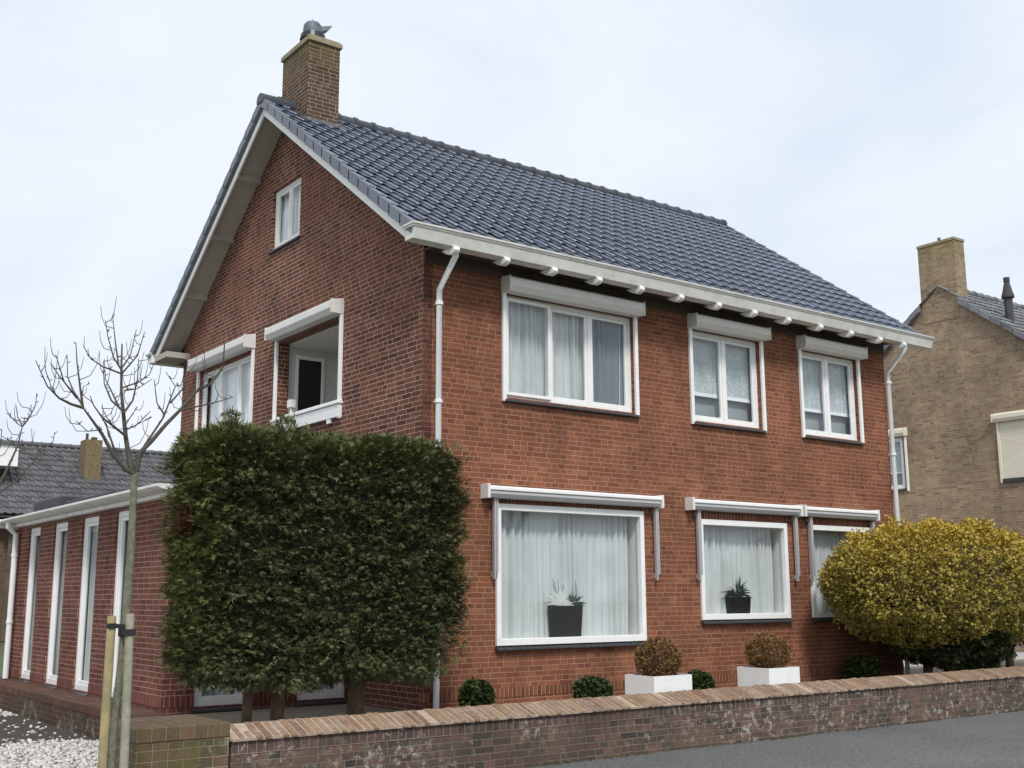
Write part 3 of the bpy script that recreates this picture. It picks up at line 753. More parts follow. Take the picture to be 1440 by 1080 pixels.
mb = MB(); mb.prism([(XA-.08,2.456),(XA-.22,2.472),(XA-.27,2.50),(XA-.27,2.53),(XA-.08,2.53)], YA-.27, YB+.1, 'y')
mb.prism([(YA-.08,2.456),(YA-.22,2.472),(YA-.27,2.50),(YA-.27,2.53),(YA-.08,2.53)], XA-.079, 0, 'x'); mb.build('gutter', M['gutter'], ext, bevel=.003)
mb = MB(); mb.box(XA-.078, 0, YA-.078, YB+.1, 2.454, 2.541); mb.build('flat_roof', M['bitumen'], ext)
each('roof_upstand', M['bitumen'], ext, [(-2.15, -1.7, 4.6, 6.9, 2.542, 2.73), (-2.2, -1.7, 6.95, 8.5, 2.542, 2.83)], bevel=.02)
mb = MB(); mb.tube([(XA-.20,8.34,2.47),(XA-.20,8.34,2.40),(XA-.075,8.34,2.28),(XA-.075,8.34,0.03)], .045, 12)
p = mb.build('downpipe', M['pipe'], ext)
for z in (1.95, .9):
    c = MB(); c.tube([(XA-.075,8.34,z-.02),(XA-.075,8.34,z+.02)], .055, 12); c.build('pipe_clip', M['pipe'], p)

# dark outbuilding behind it at the far left
ob = empty('outbuilding', (-3.5, 8.9, 0)); tag(ob, 'dark brick outbuilding with white gutter behind the extension at the left edge', 'building')
mb = MB(); mb.box(-3.5, -2.46, 8.9, 12.5, -.35, 2.40); mb.build('wall', M['brick_dark'], ob)
mb = MB(); mb.box(-3.6, -2.3, 8.72, 12.6, 2.402, 2.47); mb.box(-3.6, -2.3, 8.66, 8.78, 2.472, 2.54); mb.build('gutter', M['gutter'], ob, bevel=.004)
mb = MB(); mb.prism([(8.8,2.545),(12.6,2.545),(12.6,2.75)], -3.6, -2.3, 'x'); mb.build('roof', M['bitumen'], ob)

# ================================================================== NEIGHBOUR HOUSE (right)
nb = empty('tan_brick_house', (18, 4.4, 0)); tag(nb, 'neighbouring tan brick house with mossy gable chimney and cream shutters at the right edge', 'house')
FN = Frame('y', 18.0)
NS, NZ, NY = .77, 8.83, 4.43
cn = [(-NS, 1, NZ - NS*NY), (NS, 1, NZ + NS*NY)]
nh = [(1.25, 3.15, 3.92, 5.26, .1), (5.78, 6.9, 3.92, 5.22, .1)]
wall('wall', M['brick_tan'], 'y', 18.0, -.5, 9.36, -.35, 8.9, nh, nb, cuts=cn, extra_u=(NY,))
wall('wall', M['brick_tan'], 'x', -.5, 18, 28, -.35, 5.0, [], nb)
wall('wall', M['brick_tan'], 'x', 9.36, 18, 28, -.35, 5.0, [], nb, inward=-1)
nroof = tile_slope('roof', M['tile_nb'], 17.93, 28, NY, NZ + .03, -.95, NS, parent=nb, h=.05)
tile_slope('rear_slope', M['tile_nb'], 17.93, 28, NY, NZ + .03, 9.8, NS, parent=nroof, h=.05)
ridge_caps('ridge_tiles', M['tile_nb'], 18.5, 28, NY, NZ + .10, nroof, r=.13)
for sg in (-1, 1):
    mb = MB()
    for i in range(20):
        a = i/20*5.4; b = (i+1)/20*5.4 + .03
        if sg*a < .6 and sg*a > -.55 and i < 2: continue
        mb.prism([(NY+sg*a, NZ+.06-NS*a), (NY+sg*b, NZ+.085-NS*b), (NY+sg*b, NZ-.08-NS*b), (NY+sg*a, NZ-.10-NS*a)], 17.87, 17.99, 'x')
    mb.build('verge_tiles', M['tile_nb'], nroof, bevel=.008)
mb = MB(); mb.box(17.99, 18.42, 3.92, 4.95, 8.0, 9.98); nc = mb.build('chimney', M['brick_tan'], nb)
mb = MB(); mb.box(17.97, 18.44, 3.90, 4.97, 9.982, 10.06); mb.build('cap', M['concrete_cap'], nc, bevel=.01)
mb = MB(); mb.tube([(18.2,4.45,10.06),(18.2,4.45,10.20)], .04, 8); mb.build('pot', M['lead'], nc)
mb = MB(); mb.tube([(18.55,2.95,7.7),(18.55,2.95,8.35)], .10, 12); mb.tube([(18.55,2.95,8.35),(18.55,2.95,8.42)], .15, 12)
mb.tube([(18.55,2.95,8.42),(18.55,2.95,8.75)], [.14,.06], 12); mb.tube([(18.55,2.95,8.75),(18.55,2.95,8.86)], .075, 12); mb.build('vent_pipe', M['bitumen'], nb)
shutter_box(FN, nb, 1.15, 3.24, 5.27, 5.46, out=.16, mat='cream')
mb = MB(); n = 26
for i in range(n):
    z = 3.93 + i*(5.26-3.93)/n
    mb.prism([(17.98,z),(17.972,z+.006),(17.972,z+.046),(17.98,z+.050)], 1.27, 3.13, 'y')
mb.build('roller_shutter', M['cream'], nb)
each('guide_rail', M['cream'], nb, [(17.95, 18.0, 3.13, 3.19, 3.84, 5.27), (17.95, 18.0, 1.2, 1.27, 3.84, 5.27)])
mb = MB(); mb.box(17.94, 18.02, 1.27, 3.13, 3.84, 3.925); mb.build('sill', M['slate'], nb)
shutter_box(FN, nb, 5.62, 7.0, 5.24, 5.43, out=.16, mat='cream', rails=(5.68,), zr=3.84)
window(FN, nb, 5.78, 6.9, 3.92, 5.22, [], curtain='lace', d=.03, sd=.05)

# ================================================================== BACKGROUND HOUSE (left)
bh = empty('background_house', (2, 38, 0)); tag(bh, 'distant house with grey tiled roof, mossy chimney and white dormer beyond the extension', 'house')
mb = MB(); mb.box(-16, 14, 36.6, 43.5, -.35, 4.7); mb.build('wall', M['brick_dark'], bh)
br = tile_slope('roof', M['tile_old'], -14, 14.5, 40, 7.80, 35.9, .80, w=.30, run=.40, parent=bh, h=.06)
mb = MB(); mb.prism([(40,7.76),(44.2,4.5),(35.9,4.4)], -14, 14.5, 'x'); mb.build('rear_slope', M['tile_old'], br)
ridge_caps('ridge_tiles', M['tile_old'], -14, 14.5, 40, 7.86, br, pitch=.4, r=.16)
mb = MB(); mb.box(6.95, 7.65, 38.0, 38.8, 6.2, 7.95); bc = mb.build('chimney', plain('mossy_chimney_brick', (.16,.13,.07), .9, .45, 9, dirt=(.24,.10,.04), dirt_amt=.6, dscale=5), bh)
mb = MB(); mb.tube([(7.1,38.4,7.95),(7.1,38.4,8.25)], .06, 8); mb.tube([(7.4,38.4,7.95),(7.4,38.4,8.1)], .13, 8); mb.build('pot', M['soffit_dark'], bc)
mb = MB(); mb.box(-1.5, 4.05, 37.0, 39.6, 6.5, 7.35); dm = mb.build('dormer', M['white'], bh)
mb = MB(); mb.box(-1.6, 4.12, 36.9, 39.9, 7.352, 7.45); mb.build('dormer_roof', M['lead'], dm)
mb = MB(); each('dormer_window', plain('dormer_panes', (.25,.28,.30), .15), dm, [(.2, 1.7, 36.98, 36.999, 6.62, 7.25), (1.85, 3.3, 36.98, 36.999, 6.62, 7.25)])
mb = MB(); mb.box(4.5, 4.56, 35.9, 36.3, 4.5, 4.6); 

# ================================================================== GARDEN WALL
gw = empty('garden_wall', (-3.1, -2.1, -.37)); tag(gw, 'low old brick garden wall with sloping orange brick coping along the pavement', 'wall')
YW = -2.10
mb = MB(); mb.box(-3.12, 17, YW, -1.86, -.40, -.008); mb.build('wall', M['brick_old'], gw)
mb = MB(); mb.box(-3.118, 16.99, YW-.004, -1.862, -.006, .10); mb.build('upright_course', M['soldier_old'], gw)
mb = MB(); x = -3.14
while x < 17:
    wd = .060 + random.uniform(-.006, .006); j = random.uniform(-.006, .006); k = random.uniform(-.008, .008); q = random.uniform(-.004, .004); sk = random.uniform(-.006, .006)
    p = [(YW-.035+k, .103), (YW-.035+k, .128+j), (-1.86+k, .222+j), (-1.835+k, .21+j), (-1.835+k, .103)]
    n = 5; vs = [(x + (q if i > 1 else 0), a, b) for i, (a, b) in enumerate(p)] + [(x + wd + (sk if i > 1 else 0), a, b) for i, (a, b) in enumerate(p)]
    mb.add(vs, [tuple(range(n))[::-1], tuple(range(n, 2*n))] + [(i, (i+1) % n, n+(i+1) % n, n+i) for i in range(n)])
    x += wd + .018
mb.build('coping', M['coping'], gw, bevel=.005)
mb = MB(); mb.prism([(YW-.03,.101),(YW-.032,.122),(-1.859,.216),(-1.838,.204),(-1.838,.101)], -3.12, 16.9, 'x'); mb.build('coping_joint', M['mortar'], gw)
pr = empty('wall_pier', (-3.5, -1.7, -.37)); tag(pr, 'mossy square brick pier at the left end of the garden wall', 'pier')
mb = MB(); mb.box(-3.92, -3.145, -2.12, -1.25, -.45, .142); mb.build('pier_body', M['brick_pier'], pr, bevel=.006)
mb = MB(); mb.box(-3.922, -3.143, -2.123, -1.248, .144, .258); mb.build('upright_course', M['soldier_pier'], pr, bevel=.008)
lw = empty('low_wall', (-2.8, 4, -.35)); tag(lw, 'low dark mossy brick wall running along the foot of the extension', 'wall')
mb = MB(); mb.box(-2.80, -2.406, -1.24, 8.89, -.42, -.085); mb.build('wall', M['brick_low'], lw)
mb = MB(); mb.box(-2.802, -2.404, -1.238, 8.888, -.083, .018); mb.build('upright_course', brick('mossy_low_coping', [(.15,.065,.045),(.11,.05,.035),(.18,.08,.055)], (.12,.10,.075), L=.5, H=.0805, rot=True, mort=.012, headers=0, stain=(.05,.045,.02), stain_amt=.7, stain_scale=3, bump=.9), lw, bevel=.006)

# ================================================================== SETTING
mb = MB(); mb.box(-600, 900, -300, 1200, -1.0, -.385); struct(mb.build('ground', M['earth']))
mb = MB(); mb.box(-3.93, 60, -9.5, -2.101, -.384, -.366); struct(mb.build('street', M['asphalt']))
mb = MB(); mb.box(-2.79, 17, -1.84, 1.549, -.384, -.02); mb.box(.02, 9.1, .02, 7.9, -.384, -.02); struct(mb.build('garden_terrace', M['terrace']))
mb = MB(); mb.box(9.13, 17.98, 1.55, 30, -.384, -.02); struct(mb.build('side_path', M['drive']))
mb = MB(); mb.box(-14, -2.81, -3.6, 8.85, -.384, -.356); struct(mb.build('gravel_bed', M['gravel_bed']))
mb = MB(); mb.box(-4.9, -2.815, 2.5, 6.6, -.354, -.334)
bm_soil = mb.build('soil_patch', M['darksoil']); struct(bm_soil)

# pebbles: one stuff object
def pebbles():
    n = 15000
    x = RS.uniform(-6.4, -2.82, n*2); y = RS.uniform(-3.4, 7.6, n*2)
    # soil patch stays mostly bare
    edge = .22*np.sin(x*5.1) + .18*np.sin(y*3.7+x*2)
    soil = (x > -4.75+edge) & (y > 2.75+edge) & (y < 6.3+edge)
    keep = ~soil | (RS.rand(n*2) < .05)
    # no pebbles inside the pier or under walls
    keep &= ~((x > -3.95) & (y > -2.15) & (y < -1.22)) & ~((x > -3.9) & (y < -2.1))
    x, y = x[keep][:n], y[keep][:n]; n = len(x)
    t = (1 + 5**.5) / 2
    ico = np.array([(-1,t,0),(1,t,0),(-1,-t,0),(1,-t,0),(0,-1,t),(0,1,t),(0,-1,-t),(0,1,-t),(t,0,-1),(t,0,1),(-t,0,-1),(-t,0,1)], float); ico /= np.linalg.norm(ico[0])
    fc = np.array([(0,11,5),(0,5,1),(0,1,7),(0,7,10),(0,10,11),(1,5,9),(5,11,4),(11,10,2),(10,7,6),(7,1,8),(3,9,4),(3,4,2),(3,2,6),(3,6,8),(3,8,9),(4,9,5),(2,4,11),(6,2,10),(8,6,7),(9,8,1)])
    s = RS.uniform(.012, .030, (n, 1, 1)) * RS.uniform(.7, 1.25, (n, 1, 3)); s[:, :, 2] *= .75
    v = ico[None] * RS.uniform(.8, 1.2, (n, 12, 1)) * s
    a = RS.uniform(0, 6.28, n); ca, sa = np.cos(a)[:, None], np.sin(a)[:, None]
    vx = v[:, :, 0]*ca - v[:, :, 1]*sa; vy = v[:, :, 0]*sa + v[:, :, 1]*ca
    zz = -.345 + RS.uniform(0, .018, n)
    V = np.stack([vx + x[:, None], vy + y[:, None], v[:, :, 2] + zz[:, None]], 2).reshape(-1, 3)
    Fc = (fc[None] + (np.arange(n) * 12)[:, None, None]).reshape(-1, 3)
    o = fast_mesh('white_pebbles', V, Fc, M['pebble'])
    o['kind'] = 'stuff'; tag(o, 'white pebbles spread over the bed left of the pier', 'gravel')
pebbles()

# ================================================================== FOLIAGE
def norm(a): return a / np.maximum(np.linalg.norm(a, axis=1, keepdims=True), 1e-6)
def wobble(p, f=1.0, seed=0):
    r = np.random.RandomState(seed); o = np.zeros(len(p))
    for i in range(7):
        k = r.normal(size=3) * f * (1 + i*.7); o += np.sin(p @ k + r.uniform(0, 6)) / (1 + i*.5)
    return o / 3
def fans(P, Nn, length, width, blades, spread, droop=.2, out=.6, lift=0, flat=.5, jit=.5, rs=RS):
    """leaf sprays: every spray is a fan of narrow quads that fold slightly; returns verts, quads"""
    n = len(P)
    up = np.array([0, 0, 1.])
    d = norm(Nn*out + rs.normal(size=(n,3))*jit*np.array([1,1,.6]) + up*(lift-droop))
    side = norm(np.cross(d, up) + rs.normal(size=(n,3))*flat)
    side = norm(side - d*(side*d).sum(1, keepdims=True)); nr = np.cross(side, d)
    Ls = length * rs.uniform(.65, 1.35, (n,1)); V = []
    for b in range(blades):
        a = (b/(max(blades-1,1)) - .5) * spread * 2 + rs.normal(size=(n,1))*.15
        dd = d*np.cos(a) + side*np.sin(a) + nr*rs.normal(size=(n,1))*.15
        ss = norm(np.cross(dd, nr)); L = Ls * (1 - .35*abs(b/(max(blades-1,1)) - .5)*2) * rs.uniform(.8,1.2,(n,1)); w = width * rs.uniform(.7,1.3,(n,1))
        base = P + d * Ls * .15 * rs.rand(n,1)
        V += [base, base + dd*L*.5 + ss*w*.5 + nr*w*.15, base + dd*L, base + dd*L*.5 - ss*w*.5 + nr*w*.15]
    V = np.stack(V, 1).reshape(-1, 3)
    q = np.arange(len(V)).reshape(-1, 4)
    return V, q

def box_shell(n, x0, x1, y0, y1, z0, z1, rnd=.18):
    """points and normals on a rounded box"""
    c = np.array([(x0+x1)/2, (y0+y1)/2, (z0+z1)/2]); h = np.array([(x1-x0)/2, (y1-y0)/2, (z1-z0)/2])
    A = np.array([h[1]*h[2]*1.7, h[1]*h[2]*1.7, h[0]*h[2]*.4, h[0]*h[2]*1.15, h[0]*h[1]*.7, h[0]*h[1]*.7]); A /= A.sum()
    f = RS.choice(6, n, p=A); u = RS.uniform(-1, 1, (n, 3))
    for i, (ax, s) in enumerate(((0,-1),(0,1),(1,1),(1,-1),(2,1),(2,-1))):
        u[f == i, ax] = s
    p = u * h
    q = np.clip(p, -(h-rnd), h-rnd); dv = p - q; nn = norm(dv); p = q + nn*rnd
    return p + c, nn

def clump(P, Nn, per, sig, flatz=.35, sink=.5):
    """gather points into clumps: every 'per' points share one centre"""
    n = len(P) // per; C_ = P[:n]; Nc = Nn[:n]
    idx = np.repeat(np.arange(n), per); m_ = len(idx)
    off = RS.normal(size=(m_, 3)) * sig * np.array([1, 1, flatz])
    r2 = (off**2).sum(1) / sig**2
    return C_[idx] + off - Nc[idx] * (r2 * sig * sink * .35)[:, None], norm(Nc[idx] + off / sig * .35)

hd = empty('clipped_cypress_hedge', (-1.6, -.5, 0)); tag(hd, 'tall square-clipped dark green cypress hedge on bare trunks, in front of the house corner', 'hedge')
HB = (-2.96, -.07, -1.12, .12, .44, 2.86)
P, Nn = box_shell(76000, *HB, rnd=.24)
P = P + Nn * (wobble(P, 2.6, 3)*.07 + wobble(P, 7, 5)*.06)[:, None] - Nn * (RS.rand(len(P))**2 * .16)[:, None]
# skirt hangs lower in the middle, the lower right corner is clipped away
lowr = (P[:, 2] < 1.0) & (P[:, 0] > -.13 - (1.0 - P[:, 2])*.5 + .12*np.sin(P[:, 1]*9))
lowl = (P[:, 2] < .9) & (P[:, 0] < -3.02 + (.9 - P[:, 2])*.55)
topr = (P[:, 2] > 2.55) & (P[:, 0] > -.13 - (P[:, 2]-2.62)*1.1)
ok = ~(lowr | lowl | topr)
P, Nn = P[ok], Nn[ok]
k_ = RS.permutation(len(P)); P, Nn = P[k_], Nn[k_]; nb_ = int(len(P)*.42)
Pc_, Nc_ = clump(P[nb_:], Nn[nb_:], 13, .052, .38); P = np.concatenate([P[:nb_] - Nn[:nb_]*.05, Pc_ + Nc_*.02]); Nn = np.concatenate([Nn[:nb_], Nc_])
edge = np.clip((P[:, 2]-2.35)/.5, 0, 1)*.5 + np.clip((-2.75-P[:, 0])/.3, 0, 1)*.75 + np.clip((P[:, 0]+.35)/.3, 0, 1)*.45
edge = edge * (.6 + .7*np.clip(wobble(P, 3.1, 21)+.5, 0, 1)) + .10*(wobble(P, 1.7, 22) > .55)
fr_ = RS.rand(len(P)) < edge
Vf, Qf = fans(P[fr_] + Nn[fr_]*.03, Nn[fr_], .078, .009, 6, .7, droop=-.05, out=.7, jit=.5, flat=.25)
fast_mesh('fresh_growth', Vf, Qf, M['hedge_fresh'], hd)
P, Nn = P[~fr_], Nn[~fr_]
V, Q = fans(P, Nn, .060, .0075, 7, .8, droop=.05, out=.7, jit=.5, flat=.25)
# fuzzy upright shoots on top
Pt, Nt = box_shell(5000, *HB); k = Pt[:, 2] > 2.8; Pt = Pt[k][:2200] + np.array([0,0,.02]); Nt = Nt[k][:2200]
V2, Q2 = fans(Pt, Nt, .085, .009, 5, .5, droop=-.4, out=.6, jit=.35)
V3 = []
for cx, cy in ((-2.74, -.95), (-2.20, -1.0)):     # taller tufts
    c = np.stack([cx + RS.normal(0,.05,60), cy + RS.normal(0,.05,60), 2.86 + RS.uniform(0,.14,60)], 1); V3.append(c)
Pc = np.concatenate(V3); Vc, Qc = fans(Pc, np.tile([0,0,1.],(len(Pc),1)), .08, .010, 6, .6, droop=-.3)
VV = np.concatenate([V, V2, Vc]); QQ = np.concatenate([Q, Q2 + len(V), Qc + len(V) + len(V2)])
fast_mesh('foliage', VV, QQ, M['hedge'], hd)
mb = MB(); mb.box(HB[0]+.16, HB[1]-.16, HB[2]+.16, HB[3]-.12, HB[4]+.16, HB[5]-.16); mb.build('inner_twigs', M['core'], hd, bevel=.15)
for x, y, r in ((-2.27,-.45,.052), (-1.93,-.42,.070), (-1.05,-.40,.082)):
    mb = MB(); mb.tube([(x-.02,y,-.05),(x,y,.06),(x+.01,y,.35),(x+.02,y+.02,.8),(x,y,1.6)], [r*1.25,r,r*.92,r*.9,r*.6], 12)
    if r > .09: mb.tube([(x+.02,y,.05),(x+.10,y+.02,.5),(x+.16,y,1.0)], [r*.7,r*.6,r*.5], 10)
    if .08 < r < .09: mb.tube([(x+.06,y,.0),(x+.09,y+.02,.5),(x+.10,y,1.0)], [r*.7,r*.6,r*.5], 10)
    mb.build('trunk', M['trunk_dark'], hd, smooth=True)

# golden shrub
gs = empty('golden_shrub', (8.4, -1.1, 0)); tag(gs, 'big rounded golden yellow shrub overhanging the garden wall at the right', 'shrub')
def blob(n, c, r, seed=0, squ=.8):
    u = norm(RS.normal(size=(n,3))); p = np.sign(u)*np.abs(u)**squ; p = p / np.maximum(np.abs(p).max(1, keepdims=True), 1e-6) * 1.0 if False else u
    return p*np.array(r) + np.array(c), norm(u/np.array(r))
def shape_y(P):
    return P
C1, R1 = (9.02, -1.05, 1.30), (2.70, 1.05, 1.08)
C2, R2 = (13.2, -1.0, 1.35), (1.7, 1.0, .96)
Ps, Ns = [], []
for (c, r, n) in ((C1, R1, 74000), (C2, R2, 5000)):
    p, q = blob(n, c, r)
    # fuller upper body: push towards a superellipsoid
    rel = (p - np.array(c)) / np.array(r); s = (np.abs(rel)**2.25).sum(1)**(-1/2.25); p = np.array(c) + rel*s[:, None]*np.array(r)
    # tuck the underside inwards
    t = np.clip((np.array(c)[2] - .25 - p[:, 2]) / .8, 0, 1); p[:, 0] = c[0] + (p[:, 0]-c[0])*(1 - .60*t**1.3); p[:, 1] = c[1] + (p[:, 1]-c[1])*(1 - .30*t)
    p += q * (wobble(p, 2.2, 8)*.16 + wobble(p, 8, 9)*.10)[:, None] - q * (RS.rand(n)**1.6*.22)[:, None]
    Ps.append(p); Ns.append(q)
P = np.concatenate(Ps); Q_ = np.concatenate(Ns)
P[:, 1] = np.minimum(P[:, 1], -.03)
P = P; k_ = RS.permutation(len(P)); P, Q_ = P[k_], Q_[k_]; nb_ = int(len(P)*.30)
Pc_, Nc_ = clump(P[nb_:], Q_[nb_:], 12, .036, .8, .3); P = np.concatenate([P[:nb_] - Q_[:nb_]*.06, Pc_ + Nc_*.02]); Q_ = np.concatenate([Q_[:nb_], Nc_])
P[:, 1] = np.where(P[:, 0] < 9.3, np.minimum(P[:, 1], -.03), P[:, 1])
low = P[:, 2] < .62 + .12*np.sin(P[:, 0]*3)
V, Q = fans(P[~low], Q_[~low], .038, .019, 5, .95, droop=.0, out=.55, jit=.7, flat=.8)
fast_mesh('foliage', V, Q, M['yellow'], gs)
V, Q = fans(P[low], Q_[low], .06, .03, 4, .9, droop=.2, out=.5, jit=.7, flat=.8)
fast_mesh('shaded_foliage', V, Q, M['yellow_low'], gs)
mb = MB()
for c, r in ((C1, R1), (C2, R2)):
    rings = []; n = 18
    for i in range(9):
        t = -1 + 2*i/8; zz = c[2] + t*r[2]*.80; rr = math.sqrt(max(0, 1 - abs(t)**2.6)) * (1 - .3*max(0, -t))
        rings.append([(c[0] + r[0]*.84*rr*(1-.35*max(0,-t))*math.cos(2*math.pi*j/n), min(-.12, c[1] + r[1]*.80*rr*math.sin(2*math.pi*j/n)), zz) for j in range(n)])
    vs = [p for ring in rings for p in ring]
    mb.add(vs, [(i*n+j, i*n+(j+1) % n, (i+1)*n+(j+1) % n, (i+1)*n+j) for i in range(8) for j in range(n)])
mb.build('inner_twigs', plain('brown_twigs', (.045,.036,.016), .95, .4, 8), gs)
for (x, y, dx) in ((8.6,-.8,-.1), (9.1,-.9,.2), (9.85,-1.05,.0), (10.5,-1.0,.1)):
    mb = MB(); mb.tube([(x,y,-.05),(x+dx*.4,y,.4),(x+dx,y,1.1)], [.075,.06,.045], 10); mb.build('trunk', M['trunk_dark'], gs, smooth=True)

mb = MB()
for k in range(70):
    i = RS.randint(len(P)); p = Vector(P[i]); d = Vector(Q_[i]); d.z = abs(d.z) + .3; d.normalize(); d += Vector(RS.normal(size=3))*.25
    if p.z < 1.2: continue
    l = RS.uniform(.06, .17); mb.tube([tuple(p - d*.1), tuple(p + d*l*.5), tuple(p + d*l)], [.004,.003,.0015], 4)
mb.build('stray_shoots', plain('shoot_bark', (.16,.12,.05), .8, .3, 10), gs)
# small clipped balls
def ball(name, c, r, mat, label, cat, group=None, n=1600, L=.04, w=.022, twigs=False):
    root = empty(name, (c[0], c[1], c[2]-r[2]))
    u = norm(RS.normal(size=(n,3))); p = u*np.array(r)*(1 + .08*wobble(u, 3, int(c[0]*10)))[:, None]*(1 - RS.rand(n,1)**2*.3) + np.array(c)
    V, Q = fans(p, u, L, w, 3, .9, droop=0, out=.6, jit=.7, flat=.8)
    fast_mesh('foliage', V, Q, mat, root)
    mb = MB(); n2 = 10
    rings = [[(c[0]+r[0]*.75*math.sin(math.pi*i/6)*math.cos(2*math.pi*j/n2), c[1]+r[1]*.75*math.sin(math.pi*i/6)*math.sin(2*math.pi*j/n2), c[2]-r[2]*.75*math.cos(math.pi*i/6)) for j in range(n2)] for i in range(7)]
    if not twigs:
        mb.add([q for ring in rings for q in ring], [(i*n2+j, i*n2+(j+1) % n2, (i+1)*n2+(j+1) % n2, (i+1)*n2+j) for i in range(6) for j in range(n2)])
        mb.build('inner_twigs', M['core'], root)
    else:
        for k in range(130):
            d = norm(RS.normal(size=(1,3)) + np.array([[0,0,.5]]))[0]; e = np.array(c) + d*np.array(r)*RS.uniform(.8,1.12)
            mid = np.array(c)*.5 + np.array([c[0],c[1],c[2]-r[2]])*.5 + d*np.array(r)*.45
            mb.tube([(c[0]+d[0]*.03, c[1]+d[1]*.03, c[2]-r[2]-.02), tuple(mid), tuple(e)], [.006,.004,.0018], 4, cap=False)
        mb.build('twigs', plain('russet_twig', (.20,.12,.075), .85, .3, 10), root)
    tag(root, label, cat, group)
    return root
GB = 'small clipped evergreen balls along the street wall'
ball('clipped_box_ball', (.50,-.42,.155), (.19,.19,.185), M['ball'], 'dark clipped evergreen ball beside the left downpipe', 'shrub', GB)
ball('clipped_box_ball', (2.22,-.42,.13), (.24,.22,.17), M['ball'], 'clipped evergreen ball below the big picture window, left of the first white planter', 'shrub', GB)
ball('clipped_box_ball', (4.0,-.45,.12), (.19,.19,.17), M['ball'], 'clipped evergreen ball half hidden behind the right side of the first white planter', 'shrub', GB)
ball('clipped_box_ball', (7.50,-.42,.17), (.27,.24,.21), M['ball'], 'clipped evergreen ball in the shade left of the golden shrub', 'shrub', GB)

nw = 2600; xw = RS.uniform(-3.9, 16, nw); keep = np.sin(xw*2.3)+np.sin(xw*5.1+1)+RS.normal(size=nw)*.6 > .1; xw = xw[keep]
Pw = np.stack([xw, -2.112 - RS.rand(len(xw))**2*.07, np.full(len(xw), -.362)], 1)
V, Q = fans(Pw, np.tile([0,-.3,1.],(len(xw),1)), .022, .008, 4, .9, droop=-.2, jit=.8, flat=.8)
wd_ = fast_mesh('moss', V, Q, island_mat('wall_foot_moss', [(0,(.07,.075,.03)),(.6,(.11,.10,.05)),(1,(.13,.11,.07))]))
wd_['kind'] = 'stuff'; tag(wd_, 'thin moss and weeds along the foot of the garden wall', 'moss')
# planters
def planter(x, y, lbl, sl, blk, pl):
    root = empty('planter', (x, y, 0)); w, d, h = pl
    mb = MB(); t = .02
    o = [(x,y),(x+w,y),(x+w,y+d),(x,y+d)]; i_ = [(x+t,y+t),(x+w-t,y+t),(x+w-t,y+d-t),(x+t,y+d-t)]
    vs = [(a,b,.0) for a,b in o] + [(a,b,h) for a,b in o] + [(a,b,h) for a,b in i_] + [(a,b,h-.06) for a,b in i_]
    fs = [(0,3,2,1)] + [(k,(k+1)%4,4+(k+1)%4,4+k) for k in range(4)] + [(4+k,4+(k+1)%4,8+(k+1)%4,8+k) for k in range(4)] + [(8+k,8+(k+1)%4,12+(k+1)%4,12+k) for k in range(4)]
    mb.add(vs, fs); mb.build('box', M['planter'], root)
    mb = MB(); mb.box(x+t, x+w-t, y+t, y+d-t, h-.10, h-.045); mb.build('soil', M['soil'], root)
    tag(root, lbl, 'planter', 'white square planters behind the garden wall')
    ball('potted_barberry', (x+w/2, y+d/2, h-.05+blk[1]), (blk[0], blk[0], blk[1]), M['barberry'], sl, 'shrub', 'russet shrubs in the white planters', n=1700, L=.035, w=.018, twigs=True)
planter(2.35, -1.36, 'square white planter below the right end of the big picture window', 'russet twiggy round shrub growing in the planter below the big picture window', (.265,.235), (.62,.50,.345))
planter(4.50, -1.22, 'square white planter below the middle picture window', 'olive and russet round shrub growing in the planter below the middle picture window', (.29,.235), (.60,.54,.345))

# plants on the inner window sills
def sill_plant(x0, x1, y, z0, z1, kind, lbl):
    root = empty('potted_plant', ((x0+x1)/2, y, z0)); cx = (x0+x1)/2
    mb = MB(); hw = (x1-x0)/2
    mb.add([(cx-hw*.9,y-.04,z0),(cx+hw*.9,y-.04,z0),(cx+hw*.9,y+.04,z0),(cx-hw*.9,y+.04,z0),(cx-hw,y-.05,z1),(cx+hw,y-.05,z1),(cx+hw,y+.05,z1),(cx-hw,y+.05,z1)],
           [(0,3,2,1),(4,5,6,7),(0,1,5,4),(1,2,6,5),(2,3,7,6),(3,0,4,7)])
    mb.build('pot', M['pot'], root, bevel=.006)
    def blades(n, x, L, w, sp, mat, nm, upb=.8):
        mb = MB()
        for k in range(n):
            a = random.uniform(-1,1)*sp; yy = random.uniform(-.5,.5)
            d = Vector((math.sin(a), yy*.12, math.cos(a)*upb)).normalized(); l = L*random.uniform(.6,1.15); s = Vector((math.cos(a), 0, -math.sin(a)))*w
            p0 = Vector((x + random.uniform(-.05,.05), y, z1)); p1 = p0 + d*l*.55; p2 = p0 + d*l + Vector((d.x*.05*l/.1*.5, 0, -.12*l*abs(math.sin(a))*2))
            mb.add([p0-s*.5, p0+s*.5, p1+s, p1-s, p2], [(0,1,2,3),(3,2,4)])
        mb.build(nm, mat, root)
    if kind == 1:
        blades(46, cx-.10, .24, .020, 1.35, M['silver_leaf'], 'silver_leaves')
        blades(26, cx+.14, .17, .016, 1.4, M['dark_leaf'], 'dark_leaves')
        mb = MB()
        for k in range(9):
            a = random.uniform(-.5,.5); bx = cx + random.uniform(-.2,.2)
            mb.tube([(bx,y,z1),(bx+a*.08,y,z1+.14),(bx+a*.22,y,z1+.32*random.uniform(.7,1.1))], .003, 4)
        mb.build('twigs', M['twig'], root)
    else:
        blades(26, cx, .30, .014, 1.45, M['dark_leaf'], 'dark_leaves', .75)
    tag(root, lbl, 'potted plant')
